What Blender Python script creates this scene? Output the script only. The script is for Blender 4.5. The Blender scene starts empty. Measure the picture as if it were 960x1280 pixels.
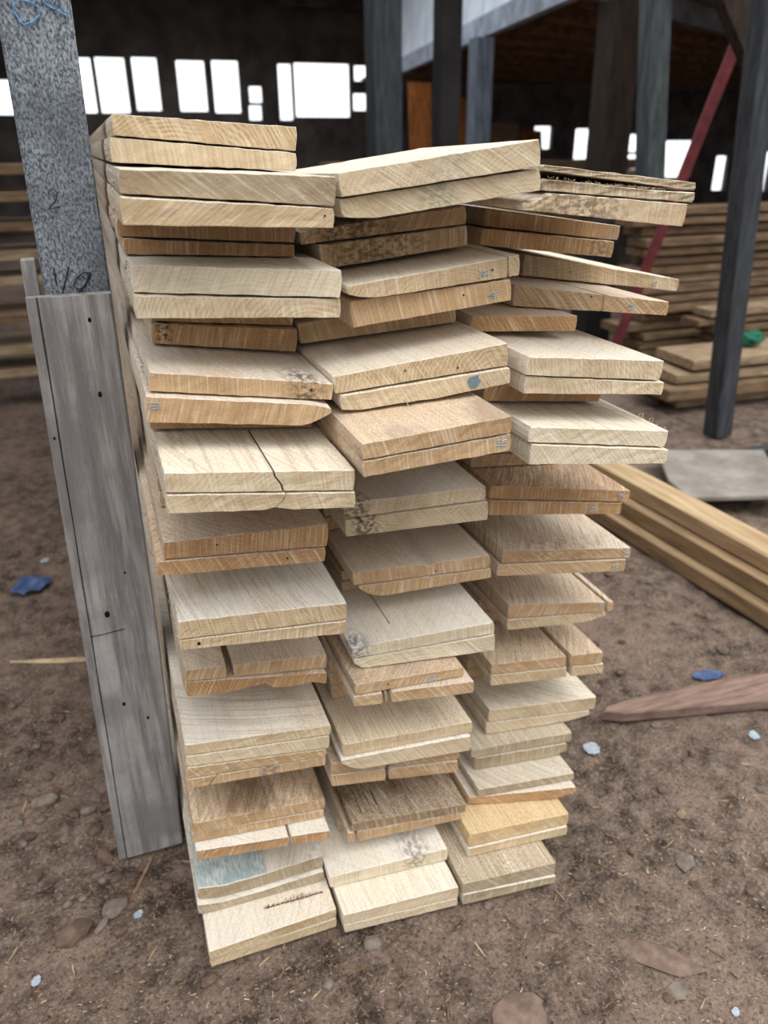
import bpy, bmesh, math, random
from mathutils import Vector, Matrix, noise
random.seed(11)
SC = bpy.context.scene
COL = SC.collection
BOARDS = {
 'L1': (0.0382, 0.9355, 1.1681, -0.0838, 0.1976, 0.0215, 0.0259, 0.0050),
 'L2': (0.0327, 0.9366, 1.1421, -0.0548, 0.2009, 0.0256, 0.0198, 0.0001),
 'L3': (0.0309, 0.7964, 1.1181, -0.0785, 0.2031, 0.0221, 0.0282, -0.0108),
 'L4': (0.0285, 0.7771, 1.0924, -0.0540, 0.2027, 0.0251, 0.0202, 0.0080),
 'L5': (0.0268, 0.9148, 1.0710, -0.0802, 0.1962, 0.0208, 0.0247, 0.0032),
 'L6': (0.0310, 0.9102, 1.0525, -0.0638, 0.1897, 0.0174, 0.0142, 0.0035),
 'L7': (0.0319, 0.8383, 1.0235, -0.0683, 0.2123, 0.0281, 0.0291, -0.0283),
 'L8': (0.0306, 0.8264, 0.9993, -0.0559, 0.2130, 0.0236, 0.0209, -0.0136),
 'L9': (0.0514, 0.9516, 0.9721, -0.0928, 0.1686, 0.0243, 0.0283, -0.0147),
 'L10': (0.0481, 0.9451, 0.9474, -0.1209, 0.1712, 0.0242, 0.0290, -0.0213),
 'L11': (0.0327, 0.8192, 0.9254, -0.1249, 0.1940, 0.0221, 0.0201, -0.0242),
 'L12': (0.0250, 0.8066, 0.8961, -0.1047, 0.1946, 0.0294, 0.0254, -0.0246),
 'L13': (0.0302, 0.8701, 0.8676, -0.0918, 0.1877, 0.0258, 0.0245, -0.0120),
 'L14': (0.0310, 0.7409, 0.8418, -0.0894, 0.1934, 0.0227, 0.0245, -0.0242),
 'L15': (0.0302, 0.7395, 0.8193, -0.0766, 0.1943, 0.0218, 0.0193, -0.0239),
 'L16': (0.0223, 0.8095, 0.7319, -0.1021, 0.1956, 0.0229, 0.0312, 0.0013),
 'L17': (0.0125, 0.8083, 0.7121, -0.0994, 0.2012, 0.0200, 0.0195, 0.0013),
 'L18': (0.0268, 0.8037, 0.6253, -0.0551, 0.2060, 0.0260, 0.0254, -0.0121),
 'L19': (0.0258, 0.8039, 0.6094, -0.0754, 0.2055, 0.0152, 0.0194, -0.0141),
 'L20': (0.0297, 0.9057, 0.4885, -0.0856, 0.1988, 0.0196, 0.0242, -0.0170),
 'L21': (0.0286, 0.9062, 0.4612, -0.0643, 0.1964, 0.0267, 0.0225, -0.0258),
 'L22': (0.0146, 0.8777, 0.3839, -0.0599, 0.2086, 0.0197, 0.0181, -0.0158),
 'L23': (0.0140, 0.8768, 0.3643, -0.0843, 0.2064, 0.0189, 0.0239, -0.0149),
 'L24': (0.0129, 0.8758, 0.3434, -0.0590, 0.2019, 0.0202, 0.0151, -0.0134),
 'L25': (0.0110, 0.8754, 0.3253, -0.0581, 0.2025, 0.0175, 0.0173, -0.0116),
 'L26': (0.0092, 0.8890, 0.2236, -0.0642, 0.2030, 0.0203, 0.0220, -0.0102),
 'L27': (0.0058, 0.8905, 0.2043, -0.0528, 0.2037, 0.0189, 0.0165, -0.0126),
 'L28': (0.0077, 0.8756, 0.1809, -0.0361, 0.2035, 0.0217, 0.0192, -0.0245),
 'L29': (0.0017, 0.8965, 0.0733, -0.0326, 0.2055, 0.0258, 0.0278, -0.0044),
 'L30': (-0.0021, 0.8881, 0.0506, -0.0364, 0.2078, 0.0221, 0.0229, -0.0025),
 'L31': (0.0036, 0.8222, 0.0277, -0.0284, 0.2058, 0.0188, 0.0204, 0.0061),
 'L32': (0.0039, 0.8241, 0.0072, -0.0301, 0.2046, 0.0199, 0.0202, 0.0034),
 'M1': (0.2449, 0.8048, 1.1091, 0.1217, 0.2092, 0.0240, 0.0270, -0.0366),
 'M2': (0.2484, 0.8109, 1.0824, 0.1380, 0.2112, 0.0263, 0.0229, -0.0380),
 'M3': (0.2292, 0.9207, 1.0522, 0.0898, 0.2033, 0.0247, 0.0307, -0.0232),
 'M4': (0.2513, 0.9094, 1.0247, 0.1090, 0.1857, 0.0287, 0.0249, -0.0090),
 'M5': (0.2543, 0.8201, 1.0014, 0.0787, 0.2127, 0.0185, 0.0242, 0.0018),
 'M6': (0.2633, 0.8338, 0.9704, 0.1011, 0.1949, 0.0309, 0.0257, -0.0126),
 'M7': (0.2259, 0.9336, 0.9338, 0.0946, 0.1982, 0.0271, 0.0292, -0.0341),
 'M8': (0.2291, 0.8006, 0.9063, 0.0819, 0.2087, 0.0211, 0.0276, -0.0173),
 'M9': (0.2360, 0.7959, 0.8845, 0.0882, 0.2043, 0.0216, 0.0202, -0.0162),
 'M10': (0.2273, 0.7001, 0.8643, 0.0382, 0.1746, 0.0190, 0.0204, 0.0038),
 'M11': (0.2287, 0.7001, 0.8450, 0.0241, 0.1744, 0.0187, 0.0211, 0.0048),
 'M12': (0.2629, 0.8932, 0.7042, 0.0512, 0.1959, 0.0243, 0.0213, -0.0318),
 'M13': (0.2647, 0.8930, 0.6765, 0.0422, 0.1972, 0.0270, 0.0288, -0.0356),
 'M14': (0.2831, 0.9255, 0.5778, 0.0577, 0.2017, 0.0228, 0.0222, -0.0404),
 'M15': (0.2931, 0.9232, 0.5528, 0.0978, 0.1954, 0.0249, 0.0170, -0.0387),
 'M16': (0.2625, 0.8729, 0.4894, 0.0892, 0.2089, 0.0204, 0.0212, -0.0382),
 'M17': (0.2653, 0.8726, 0.4701, 0.0385, 0.2071, 0.0187, 0.0292, -0.0391),
 'M18': (0.2557, 0.8415, 0.4494, 0.0441, 0.1602, 0.0198, 0.0171, -0.0220),
 'M19': (0.2534, 0.8416, 0.4292, 0.0283, 0.1728, 0.0194, 0.0221, -0.0369),
 'M20': (0.2396, 0.8588, 0.3262, 0.0455, 0.2015, 0.0237, 0.0212, -0.0280),
 'M21': (0.2355, 0.8542, 0.3001, 0.0185, 0.2008, 0.0253, 0.0307, -0.0284),
 'M22': (0.2245, 0.8787, 0.2773, -0.0051, 0.2012, 0.0219, 0.0266, -0.0372),
 'M23': (0.2238, 0.8783, 0.2530, -0.0058, 0.1992, 0.0236, 0.0237, -0.0390),
 'M24': (0.2570, 0.8886, 0.1320, -0.0169, 0.1965, 0.0201, 0.0193, -0.0243),
 'M25': (0.2507, 0.8900, 0.1052, 0.0359, 0.1943, 0.0263, 0.0160, -0.0236),
 'M26': (0.2098, 0.8665, 0.0450, 0.0302, 0.2043, 0.0260, 0.0279, -0.0207),
 'M27': (0.2158, 0.8117, 0.0214, 0.0094, 0.1948, 0.0230, 0.0261, -0.0196),
 'M28': (0.2166, 0.8112, 0.0019, 0.0117, 0.1932, 0.0189, 0.0184, -0.0190),
 'R1': (0.4683, 0.7922, 1.1309, -0.1222, 0.1999, 0.0070, 0.0099, -0.0091),
 'R2': (0.4673, 0.7902, 1.1112, -0.0863, 0.1803, 0.0165, 0.0117, -0.0311),
 'R3': (0.4395, 0.7792, 1.0928, -0.1141, 0.1956, 0.0200, 0.0255, -0.0241),
 'R4': (0.5064, 1.0020, 1.0565, -0.1189, 0.2007, 0.0235, 0.0208, -0.0301),
 'R5': (0.4906, 0.9794, 1.0349, -0.1170, 0.1980, 0.0227, 0.0223, -0.0233),
 'R6': (0.5919, 1.0380, 0.9818, -0.1064, 0.2136, 0.0316, 0.0184, -0.0878),
 'R7': (0.5241, 0.9400, 0.9588, -0.0544, 0.1844, 0.0290, 0.0195, -0.0909),
 'R8': (0.4384, 0.8883, 0.9410, -0.0519, 0.1461, 0.0218, 0.0212, -0.0153),
 'R9': (0.4530, 0.7712, 0.9130, -0.1294, 0.1923, 0.0227, 0.0265, -0.0038),
 'R10': (0.4537, 0.7735, 0.8898, -0.1025, 0.1957, 0.0222, 0.0169, -0.0086),
 'R11': (0.4400, 0.8489, 0.8604, -0.1115, 0.1770, 0.0273, 0.0288, -0.0010),
 'R12': (0.4530, 0.7546, 0.8354, -0.1274, 0.1888, 0.0205, 0.0221, -0.0192),
 'R13': (0.4553, 0.7522, 0.8073, -0.0905, 0.1871, 0.0269, 0.0200, -0.0219),
 'R14': (0.4853, 0.9034, 0.6935, -0.0770, 0.2049, 0.0221, 0.0197, -0.0532),
 'R15': (0.4846, 0.9009, 0.6681, -0.0497, 0.1961, 0.0246, 0.0193, -0.0477),
 'R16': (0.5196, 0.9136, 0.5744, -0.0266, 0.2025, 0.0234, 0.0183, -0.0449),
 'R17': (0.5124, 0.9140, 0.5530, -0.0320, 0.2020, 0.0209, 0.0220, -0.0466),
 'R18': (0.5588, 0.9523, 0.4413, 0.0052, 0.1777, 0.0286, 0.0197, -0.0431),
 'R19': (0.5582, 0.9504, 0.4190, 0.0257, 0.1691, 0.0216, 0.0181, -0.0368),
 'R20': (0.5274, 0.9406, 0.3430, -0.0068, 0.1975, 0.0211, 0.0240, -0.0365),
 'R21': (0.5276, 0.9397, 0.3191, 0.0040, 0.2013, 0.0232, 0.0210, -0.0369),
 'R22': (0.5395, 0.9608, 0.2200, -0.0344, 0.2059, 0.0275, 0.0282, -0.0284),
 'R23': (0.5366, 0.9608, 0.1925, 0.0083, 0.1991, 0.0268, 0.0183, -0.0280),
 'R24': (0.4960, 0.9355, 0.1724, -0.0053, 0.1916, 0.0190, 0.0217, -0.0235),
 'R25': (0.5032, 0.9340, 0.1437, 0.0030, 0.1750, 0.0279, 0.0265, -0.0233),
 'R26': (0.4887, 0.8906, 0.1247, 0.0118, 0.1799, 0.0183, 0.0167, -0.0243),
 'R27': (0.4749, 0.8963, 0.1052, -0.0289, 0.1890, 0.0187, 0.0264, -0.0457),
 'R28': (0.4482, 0.8382, 0.0749, -0.0142, 0.1868, 0.0303, 0.0276, -0.0144),
 'R29': (0.4466, 0.8366, 0.0540, -0.0173, 0.1873, 0.0202, 0.0208, -0.0151),
 'R30': (0.4153, 0.7914, 0.0293, -0.0388, 0.1697, 0.0245, 0.0282, -0.0145),
 'R31': (0.4170, 0.7904, 0.0031, 0.0064, 0.1697, 0.0255, 0.0178, -0.0168),
}
HIDDEN = [
 ('L', 0.0302, 0.906, 0.7549, -0.0594, 0.1869, 0.0206, 0.0196),
 ('L', 0.0302, 0.906, 0.7765, -0.0651, 0.1869, 0.0206, 0.0196),
 ('L', 0.0302, 0.906, 0.7982, -0.0709, 0.1869, 0.0206, 0.0196),
 ('L', 0.0282, 0.939, 0.6517, -0.0577, 0.1814, 0.0287, 0.0248),
 ('L', 0.0282, 0.939, 0.6814, -0.0786, 0.1814, 0.0287, 0.0248),
 ('L', 0.0314, 0.979, 0.5085, -0.0625, 0.1955, 0.0242, 0.0236),
 ('L', 0.0314, 0.979, 0.5338, -0.0657, 0.1955, 0.0242, 0.0236),
 ('L', 0.0314, 0.979, 0.559, -0.0689, 0.1955, 0.0242, 0.0236),
 ('L', 0.0314, 0.979, 0.5842, -0.0722, 0.1955, 0.0242, 0.0236),
 ('L', 0.0286, 1.012, 0.4032, -0.0677, 0.1923, 0.0282, 0.0285),
 ('L', 0.0286, 1.012, 0.4325, -0.066, 0.1923, 0.0282, 0.0285),
 ('L', 0.011, 0.99, 0.2444, -0.0557, 0.1991, 0.0261, 0.026),
 ('L', 0.011, 0.99, 0.2715, -0.0565, 0.1991, 0.0261, 0.026),
 ('L', 0.011, 0.99, 0.2986, -0.0573, 0.1991, 0.0261, 0.026),
 ('L', 0.0077, 0.978, 0.0995, -0.0227, 0.1973, 0.0263, 0.0254),
 ('L', 0.0077, 0.978, 0.1268, -0.0272, 0.1973, 0.0263, 0.0254),
 ('L', 0.0077, 0.978, 0.1541, -0.0316, 0.1973, 0.0263, 0.0254),
 ('M', 0.2616, 1.002, 0.7289, 0.0358, 0.1384, 0.0225, 0.0221),
 ('M', 0.2616, 1.002, 0.7524, 0.0335, 0.1384, 0.0225, 0.0221),
 ('M', 0.2616, 1.002, 0.7759, 0.0311, 0.1384, 0.0225, 0.0221),
 ('M', 0.2616, 1.002, 0.7993, 0.0288, 0.1384, 0.0225, 0.0221),
 ('M', 0.2616, 1.002, 0.8228, 0.0265, 0.1384, 0.0225, 0.0221),
 ('M', 0.2818, 1.065, 0.6011, 0.0547, 0.1769, 0.0245, 0.0238),
 ('M', 0.2818, 1.065, 0.6266, 0.0505, 0.1769, 0.0245, 0.0238),
 ('M', 0.2818, 1.065, 0.6522, 0.0463, 0.1769, 0.0245, 0.0238),
 ('M', 0.2931, 1.016, 0.5133, 0.093, 0.1727, 0.019, 0.0194),
 ('M', 0.2931, 1.016, 0.5333, 0.0954, 0.1727, 0.019, 0.0194),
 ('M', 0.2534, 0.963, 0.351, 0.033, 0.1697, 0.0252, 0.025),
 ('M', 0.2534, 0.963, 0.3772, 0.0314, 0.1697, 0.0252, 0.025),
 ('M', 0.2534, 0.963, 0.4034, 0.0299, 0.1697, 0.0252, 0.025),
 ('M', 0.2573, 1.008, 0.1526, -0.0212, 0.1627, 0.0242, 0.0248),
 ('M', 0.2573, 1.008, 0.1778, -0.0174, 0.1627, 0.0242, 0.0248),
 ('M', 0.2573, 1.008, 0.2029, -0.0135, 0.1627, 0.0242, 0.0248),
 ('M', 0.2573, 1.008, 0.2281, -0.0096, 0.1627, 0.0242, 0.0248),
 ('M', 0.2507, 0.947, 0.0731, 0.0391, 0.1594, 0.0315, 0.031),
 ('R', 0.487, 0.97, 0.716, -0.0889, 0.1516, 0.0212, 0.0212),
 ('R', 0.487, 0.97, 0.7383, -0.0893, 0.1516, 0.0212, 0.0212),
 ('R', 0.487, 0.97, 0.7605, -0.0897, 0.1516, 0.0212, 0.0212),
 ('R', 0.487, 0.97, 0.7827, -0.0901, 0.1516, 0.0212, 0.0212),
 ('R', 0.5203, 1.057, 0.5983, -0.0515, 0.1573, 0.0219, 0.022),
 ('R', 0.5203, 1.057, 0.6211, -0.0509, 0.1573, 0.0219, 0.022),
 ('R', 0.5203, 1.057, 0.644, -0.0503, 0.1573, 0.0219, 0.022),
 ('R', 0.5586, 1.069, 0.4704, -0.0451, 0.1526, 0.0262, 0.0269),
 ('R', 0.5586, 1.069, 0.4976, -0.0407, 0.1526, 0.0262, 0.0269),
 ('R', 0.5586, 1.069, 0.5248, -0.0363, 0.1526, 0.0262, 0.0269),
 ('R', 0.5582, 1.053, 0.3648, 0.0078, 0.1639, 0.0263, 0.0278),
 ('R', 0.5582, 1.053, 0.3922, 0.0168, 0.1639, 0.0263, 0.0278),
 ('R', 0.5405, 1.054, 0.248, -0.0314, 0.1854, 0.0229, 0.0251),
 ('R', 0.5405, 1.054, 0.2719, -0.0196, 0.1854, 0.0229, 0.0251),
 ('R', 0.5405, 1.054, 0.2958, -0.0078, 0.1854, 0.0229, 0.0251),
]
CAM = (0.34412, 0.44191, -0.00821, 961.08)
CAM_H = 1.1542

# ------------------------------------------------------------------ camera model (metres, camera foot at the origin)
YAW, PITCH, ROLL, FPX = CAM
def cam_axes():
    fw = Vector((math.sin(YAW)*math.cos(PITCH), math.cos(YAW)*math.cos(PITCH), -math.sin(PITCH)))
    rt = Vector((math.cos(YAW), -math.sin(YAW), 0))
    up = rt.cross(fw)
    return rt*math.cos(ROLL)+up*math.sin(ROLL), -rt*math.sin(ROLL)+up*math.cos(ROLL), fw
RT, UP, FW = cam_axes()
def at(px, py, y=None, z=None, x=None):
    d = RT*((px-480)/FPX) - UP*((py-640)/FPX) + FW
    t = y/d.y if y is not None else (x/d.x if x is not None else (z-CAM_H)/d.z)
    return d*t + Vector((0, 0, CAM_H))
cd = bpy.data.cameras.new('camera')
cam = bpy.data.objects.new('camera', cd); COL.objects.link(cam)
cam.matrix_world = Matrix(((RT.x, UP.x, -FW.x, 0), (RT.y, UP.y, -FW.y, 0), (RT.z, UP.z, -FW.z, CAM_H), (0, 0, 0, 1)))
cd.sensor_fit = 'VERTICAL'; cd.sensor_height = 24.0; cd.sensor_width = 18.0
cd.lens = FPX/1280*24.0
cd.clip_start = 0.02; cd.clip_end = 300
cd.dof.use_dof = True; cd.dof.focus_distance = 0.92; cd.dof.aperture_fstop = 3.0
SC.camera = cam

# ------------------------------------------------------------------ node helpers
def srgb(r, g, b):
    f = lambda c: (c/255/12.92) if c/255 <= .04045 else ((c/255+.055)/1.055)**2.4
    return (f(r), f(g), f(b), 1)
class NT:
    def __init__(s, name, rough=.8, spec=.25):
        s.m = bpy.data.materials.new(name); s.m.use_nodes = True
        s.t = s.m.node_tree; s.n = s.t.nodes
        s.b = s.n['Principled BSDF']; s.b.inputs['Roughness'].default_value = rough
        s.b.inputs['Specular IOR Level'].default_value = spec
    def link(s, a, b): s.t.links.new(a, b)
    def put(s, sock, v):
        if hasattr(v, 'links') or isinstance(v, bpy.types.NodeSocket): s.link(v, sock)
        else: sock.default_value = v
    def node(s, typ, **kw):
        n = s.n.new(typ)
        for k, v in kw.items(): setattr(n, k, v)
        return n
    def math(s, op, a, b=0.0, c=None, clamp=False):
        n = s.node('ShaderNodeMath', operation=op, use_clamp=clamp)
        s.put(n.inputs[0], a); s.put(n.inputs[1], b)
        if c is not None: s.put(n.inputs[2], c)
        return n.outputs[0]
    def mix(s, f, a, b, mode='MIX'):
        n = s.node('ShaderNodeMix', data_type='RGBA', blend_type=mode)
        s.put(n.inputs[0], f); s.put(n.inputs[6], a); s.put(n.inputs[7], b)
        return n.outputs[2]
    def vec(s, x, y, z):
        n = s.node('ShaderNodeCombineXYZ')
        s.put(n.inputs[0], x); s.put(n.inputs[1], y); s.put(n.inputs[2], z)
        return n.outputs[0]
    def vmath(s, op, a, b):
        n = s.node('ShaderNodeVectorMath', operation=op)
        s.put(n.inputs[0], a); s.put(n.inputs[1], b)
        return n.outputs[0]
    def noise(s, v, scale, detail=3, rough=.55):
        n = s.node('ShaderNodeTexNoise')
        if v is not None: s.put(n.inputs['Vector'], v)
        n.inputs['Scale'].default_value = scale; n.inputs['Detail'].default_value = detail; n.inputs['Roughness'].default_value = rough
        return n.outputs[0]
    def ramp(s, v, lo, hi, a=0.0, b=1.0):
        n = s.node('ShaderNodeMapRange'); n.clamp = True
        s.put(n.inputs[0], v); n.inputs[1].default_value = lo; n.inputs[2].default_value = hi
        n.inputs[3].default_value = a; n.inputs[4].default_value = b
        return n.outputs[0]
    def attr(s, name, out='Fac'):
        n = s.node('ShaderNodeAttribute', attribute_type='OBJECT', attribute_name=name)
        return n.outputs[out]
    def bump(s, h, strength, dist=.001):
        n = s.node('ShaderNodeBump'); n.inputs['Strength'].default_value = strength; n.inputs['Distance'].default_value = dist
        s.put(n.inputs['Height'], h); s.link(n.outputs[0], s.b.inputs['Normal'])
    def color(s, c): s.put(s.b.inputs['Base Color'], c)

# ------------------------------------------------------------------ sawn softwood: rings on the ends, saw lines on the faces
def sawn_wood():
    k = NT('sawn_wood', .82, .15)
    tc = k.node('ShaderNodeTexCoord'); co = tc.outputs['Object']
    sp = k.node('ShaderNodeSeparateXYZ'); k.link(co, sp.inputs[0]); x, y, z = sp.outputs
    sn = k.node('ShaderNodeSeparateXYZ'); k.link(tc.outputs['Normal'], sn.inputs[0])
    oi = k.node('ShaderNodeObjectInfo'); rnd = oi.outputs['Random']; tone = oi.outputs['Color']
    off = k.math('MULTIPLY', rnd, 53.0)
    cof = k.vmath('ADD', co, k.vec(off, off, off))
    end = k.ramp(k.math('MULTIPLY', sn.outputs[1], -1.0), .55, .75)
    # growth rings around a pith somewhere off the board
    w1 = k.noise(k.vmath('MULTIPLY', cof, (14, 1.2, 14)), 1.0, 2)
    w2 = k.noise(k.vmath('MULTIPLY', cof, (60, 4, 60)), 1.0, 2)
    dx = k.math('SUBTRACT', x, k.attr('pith_x')); dz = k.math('SUBTRACT', z, k.attr('pith_z'))
    r = k.math('SQRT', k.math('ADD', k.math('MULTIPLY', dx, dx), k.math('MULTIPLY', dz, dz)))
    r = k.math('ADD', r, k.math('MULTIPLY', w1, .030)); r = k.math('ADD', r, k.math('MULTIPLY', w2, .0045))
    w3 = k.noise(k.vmath('MULTIPLY', cof, (28, 3, 60)), 1.0, 2)
    ring = k.math('ADD', k.math('MULTIPLY', k.math('SINE', k.math('MULTIPLY', r, 1250.0)), .5), .5)
    ring = k.math('POWER', ring, 2.2)
    # saw strokes on the end
    sa = k.attr('saw_a'); ca, sa_ = k.math('COSINE', sa), k.math('SINE', sa)
    s1 = k.math('ADD', k.math('MULTIPLY', x, ca), k.math('MULTIPLY', z, sa_))
    s2 = k.math('SUBTRACT', k.math('MULTIPLY', z, ca), k.math('MULTIPLY', x, sa_))
    scr = k.noise(k.vec(k.math('ADD', k.math('MULTIPLY', s1, 420.0), off), k.math('MULTIPLY', s2, 16.0), off), 1.0, 2)
    fine = k.noise(k.vmath('MULTIPLY', cof, (900, 900, 900)), 1.0, 2)
    blot = k.noise(k.vmath('MULTIPLY', cof, (16, 16, 22)), 1.0, 3)
    dark = k.mix(1.0, tone, (.58, .50, .41, 1), 'MULTIPLY')
    lite = k.mix(.55, tone, (.82, .74, .60, 1))
    ec = k.mix(k.math('MULTIPLY', k.math('MULTIPLY', ring, k.attr('ring')), k.ramp(w3, .38, .58, .25, 1.0)), tone, dark)
    ec = k.mix(k.ramp(scr, .52, .72, 0, .8), ec, lite)
    ec = k.mix(k.ramp(scr, .46, .30, 0, .45), ec, dark)
    ec = k.mix(k.ramp(blot, .48, .70, 0, .5), ec, dark)
    pore = k.noise(k.vmath('MULTIPLY', cof, (520, 520, 900)), 1.0, 3)
    ec = k.mix(k.ramp(pore, .56, .72, 0, .35), ec, lite); ec = k.mix(k.ramp(pore, .42, .28, 0, .5), ec, dark)
    # long faces: whitish sawn fuzz, curved saw lines, grain, grey dirt
    cx = k.math('SUBTRACT', x, k.attr('arc_x')); cy = k.math('SUBTRACT', y, k.attr('arc_y'))
    rr = k.math('SQRT', k.math('ADD', k.math('MULTIPLY', cx, cx), k.math('MULTIPLY', cy, cy)))
    arc = k.noise(k.vec(k.math('ADD', k.math('MULTIPLY', rr, 330.0), k.math('MULTIPLY', w1, 3.0)), k.math('ADD', off, k.math('MULTIPLY', k.math('ADD', x, y), 9.0)), off), 1.0, 2.5)
    grain = k.noise(k.vmath('MULTIPLY', cof, (170, 5, 170)), 1.0, 3)
    blot2 = k.noise(k.vmath('MULTIPLY', cof, (13, 7, 13)), 1.0, 4)
    speck = k.noise(k.vmath('MULTIPLY', cof, (420, 420, 420)), 1.0, 2)
    top = k.mix(k.math('MULTIPLY', k.attr('white'), k.ramp(blot2, .30, .62, .45, 1.0)), tone, (.78, .735, .66, 1))
    greyed = k.mix(1.0, top, (.50, .42, .34, 1), 'MULTIPLY')
    top = k.mix(k.math('MULTIPLY', k.ramp(arc, .50, .30, 0, .75), k.attr('saw')), top, greyed)
    top = k.mix(k.math('MULTIPLY', k.ramp(arc, .55, .72, 0, .7), k.attr('saw')), top, (.80, .72, .58, 1))
    top = k.mix(k.math('MULTIPLY', k.ramp(grain, .52, .35, 0, .5), k.attr('grain')), top, greyed)
    top = k.mix(k.ramp(speck, .54, .68, 0, .5), top, (.84, .78, .68, 1)); top = k.mix(k.ramp(speck, .44, .30, 0, .5), top, greyed)
    top = k.mix(k.math('MULTIPLY', k.ramp(blot2, .48, .62), k.attr('dirt')), top, k.mix(1.0, top, (.36, .29, .23, 1), 'MULTIPLY'))
    colr = k.mix(end, top, ec)
    # mould / stain patch that sits at its own spot across the board
    mx = k.math('DIVIDE', k.math('SUBTRACT', x, k.attr('stain_x')), k.attr('stain_w'))
    my = k.math('DIVIDE', y, .06)
    mr = k.math('SQRT', k.math('ADD', k.math('MULTIPLY', mx, mx), k.math('MULTIPLY', my, my)))
    mk = k.math('MULTIPLY', k.ramp(mr, 1.0, .35), k.ramp(k.noise(k.vmath('MULTIPLY', cof, (150, 70, 230)), 1.0, 4), .42, .58))
    mk = k.math('MULTIPLY', mk, k.attr('stain_s'))
    sc = k.attr('stain_c', 'Vector')
    colr = k.mix(mk, colr, sc)
    k.color(colr)
    h = k.math('ADD', k.math('MULTIPLY', scr, end), k.math('MULTIPLY', arc, k.math('SUBTRACT', 1.0, end)))
    h = k.math('ADD', k.math('MULTIPLY', h, 1.1), k.math('ADD', k.math('MULTIPLY', fine, .45), k.math('MULTIPLY', speck, .5)))
    k.bump(h, .55, .0012)
    return k.m
WOOD = sawn_wood()

def flat(name, c, rough=.8, var=.25, scale=20, spec=.2, stretch=(1, 1, 1), bump=0.0, c2=None):
    k = NT(name, rough, spec)
    tc = k.node('ShaderNodeTexCoord')
    oi = k.node('ShaderNodeObjectInfo')
    o = k.math('MULTIPLY', oi.outputs['Random'], 31.0)
    v = k.vmath('MULTIPLY', k.vmath('ADD', tc.outputs['Object'], k.vec(o, o, o)), stretch)
    n = k.noise(v, scale, 5)
    d = c2 or (c[0]*.45, c[1]*.45, c[2]*.45, 1)
    k.color(k.mix(k.ramp(n, .35, .68), d, c) if var else c)
    if bump: k.bump(n, bump, .003)
    return k.m

# weathered grey timber (post, planks nailed to it)
def grey_wood(name, light, dark, scale, stretch, contrast=1.0):
    k = NT(name, .85, .2)
    tc = k.node('ShaderNodeTexCoord'); co = tc.outputs['Object']
    v = k.vmath('MULTIPLY', co, stretch)
    n = k.noise(v, scale, 6, .7); n2 = k.noise(co, 9, 4); n3 = k.noise(k.vmath('MULTIPLY', co, (1.7, 1.7, .35)), 300, 2)
    c = k.mix(k.ramp(n, .40, .60), dark, light)
    c = k.mix(k.ramp(n2, .42, .64, 0, .75), c, dark)
    c = k.mix(k.ramp(n3, .62, .74, 0, .25), c, (light[0]*1.5, light[1]*1.5, light[2]*1.5, 1))
    k.color(c); k.bump(k.math('ADD', n, k.math('MULTIPLY', n3, .5)), .8, .002)
    return k.m
M_POST = grey_wood('furry_grey_timber', srgb(154, 160, 168), srgb(70, 74, 80), 330, (1.0, 1.0, .6))
M_PLANK = grey_wood('weathered_grey_plank', srgb(164, 160, 158), srgb(114, 110, 108), 60, (1.0, 1.0, .06))
M_DARKPOST = flat('dark_timber', srgb(70, 72, 76), .9, .3, 12, stretch=(4, 4, .5))
M_BROWNPOST = flat('brown_timber', srgb(58, 46, 38), .9, .3, 12, stretch=(4, 4, .5))
M_OLD = flat('old_brown_board', srgb(136, 111, 86), .85, .3, 9, stretch=(1, 6, 6), c2=srgb(94, 75, 57))
M_OLDPALE = flat('dusty_board', srgb(172, 150, 122), .85, .3, 9, stretch=(1, 6, 6), c2=srgb(120, 100, 78))
M_SHED = flat('sooty_shed_boards', srgb(112, 104, 100), .95, .3, 3)
M_SOOT = flat('sooty_black_timber', srgb(46, 44, 44), .95, .3, 3)
M_LOFT = flat('brown_loft_boards', srgb(128, 94, 68), .9, .3, 4, stretch=(1, 5, 5))
M_ORANGE = flat('orange_brown_board', srgb(150, 88, 42), .85, .3, 6, stretch=(5, 5, .6))
M_SHEET = flat('pale_metal_sheet', srgb(228, 235, 244), .5, .3, 4, c2=srgb(198, 208, 222))
M_RED = flat('red_painted_pole', srgb(128, 58, 62), .7, .3, 14, c2=srgb(92, 46, 50))
M_SLAB = flat('dusty_grey_slab', srgb(150, 142, 132), .9, .3, 8, c2=srgb(112, 104, 96), bump=.2)
M_REDPLANK = flat('reddish_plank', srgb(136, 112, 100), .9, .3, 14, stretch=(1, 6, 4), c2=srgb(104, 84, 75), bump=.3)
M_BEAM = flat('planed_timber', srgb(186, 162, 128), .8, .3, 8, stretch=(6, .5, 6), c2=srgb(150, 124, 92))
M_BEAM2 = flat('sawn_brown_timber', srgb(160, 134, 102), .8, .3, 8, stretch=(6, .5, 6), c2=srgb(120, 98, 74))
M_STONE = flat('grey_stone', srgb(128, 116, 106), .9, .3, 40, c2=srgb(90, 80, 72), bump=.5)
M_STONE2 = flat('brown_stone', srgb(112, 92, 78), .9, .3, 40, c2=srgb(76, 62, 54), bump=.5)
M_PINK = flat('pinkish_clod', srgb(128, 107, 95), .95, .3, 60, c2=srgb(100, 83, 73), bump=.8)
M_CHIP = flat('pale_wood_chip', srgb(196, 172, 140), .85, .3, 30)
M_CHIP2 = flat('brown_wood_chip', srgb(138, 110, 86), .85, .3, 30)
M_BLUE = flat('blue_plastic', srgb(112, 134, 178), .35, .3, 25, spec=.5, c2=srgb(70, 92, 140))
M_PBLUE = flat('pale_blue_plastic', srgb(214, 222, 228), .35, .3, 25, spec=.5, c2=srgb(184, 196, 206))
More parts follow.
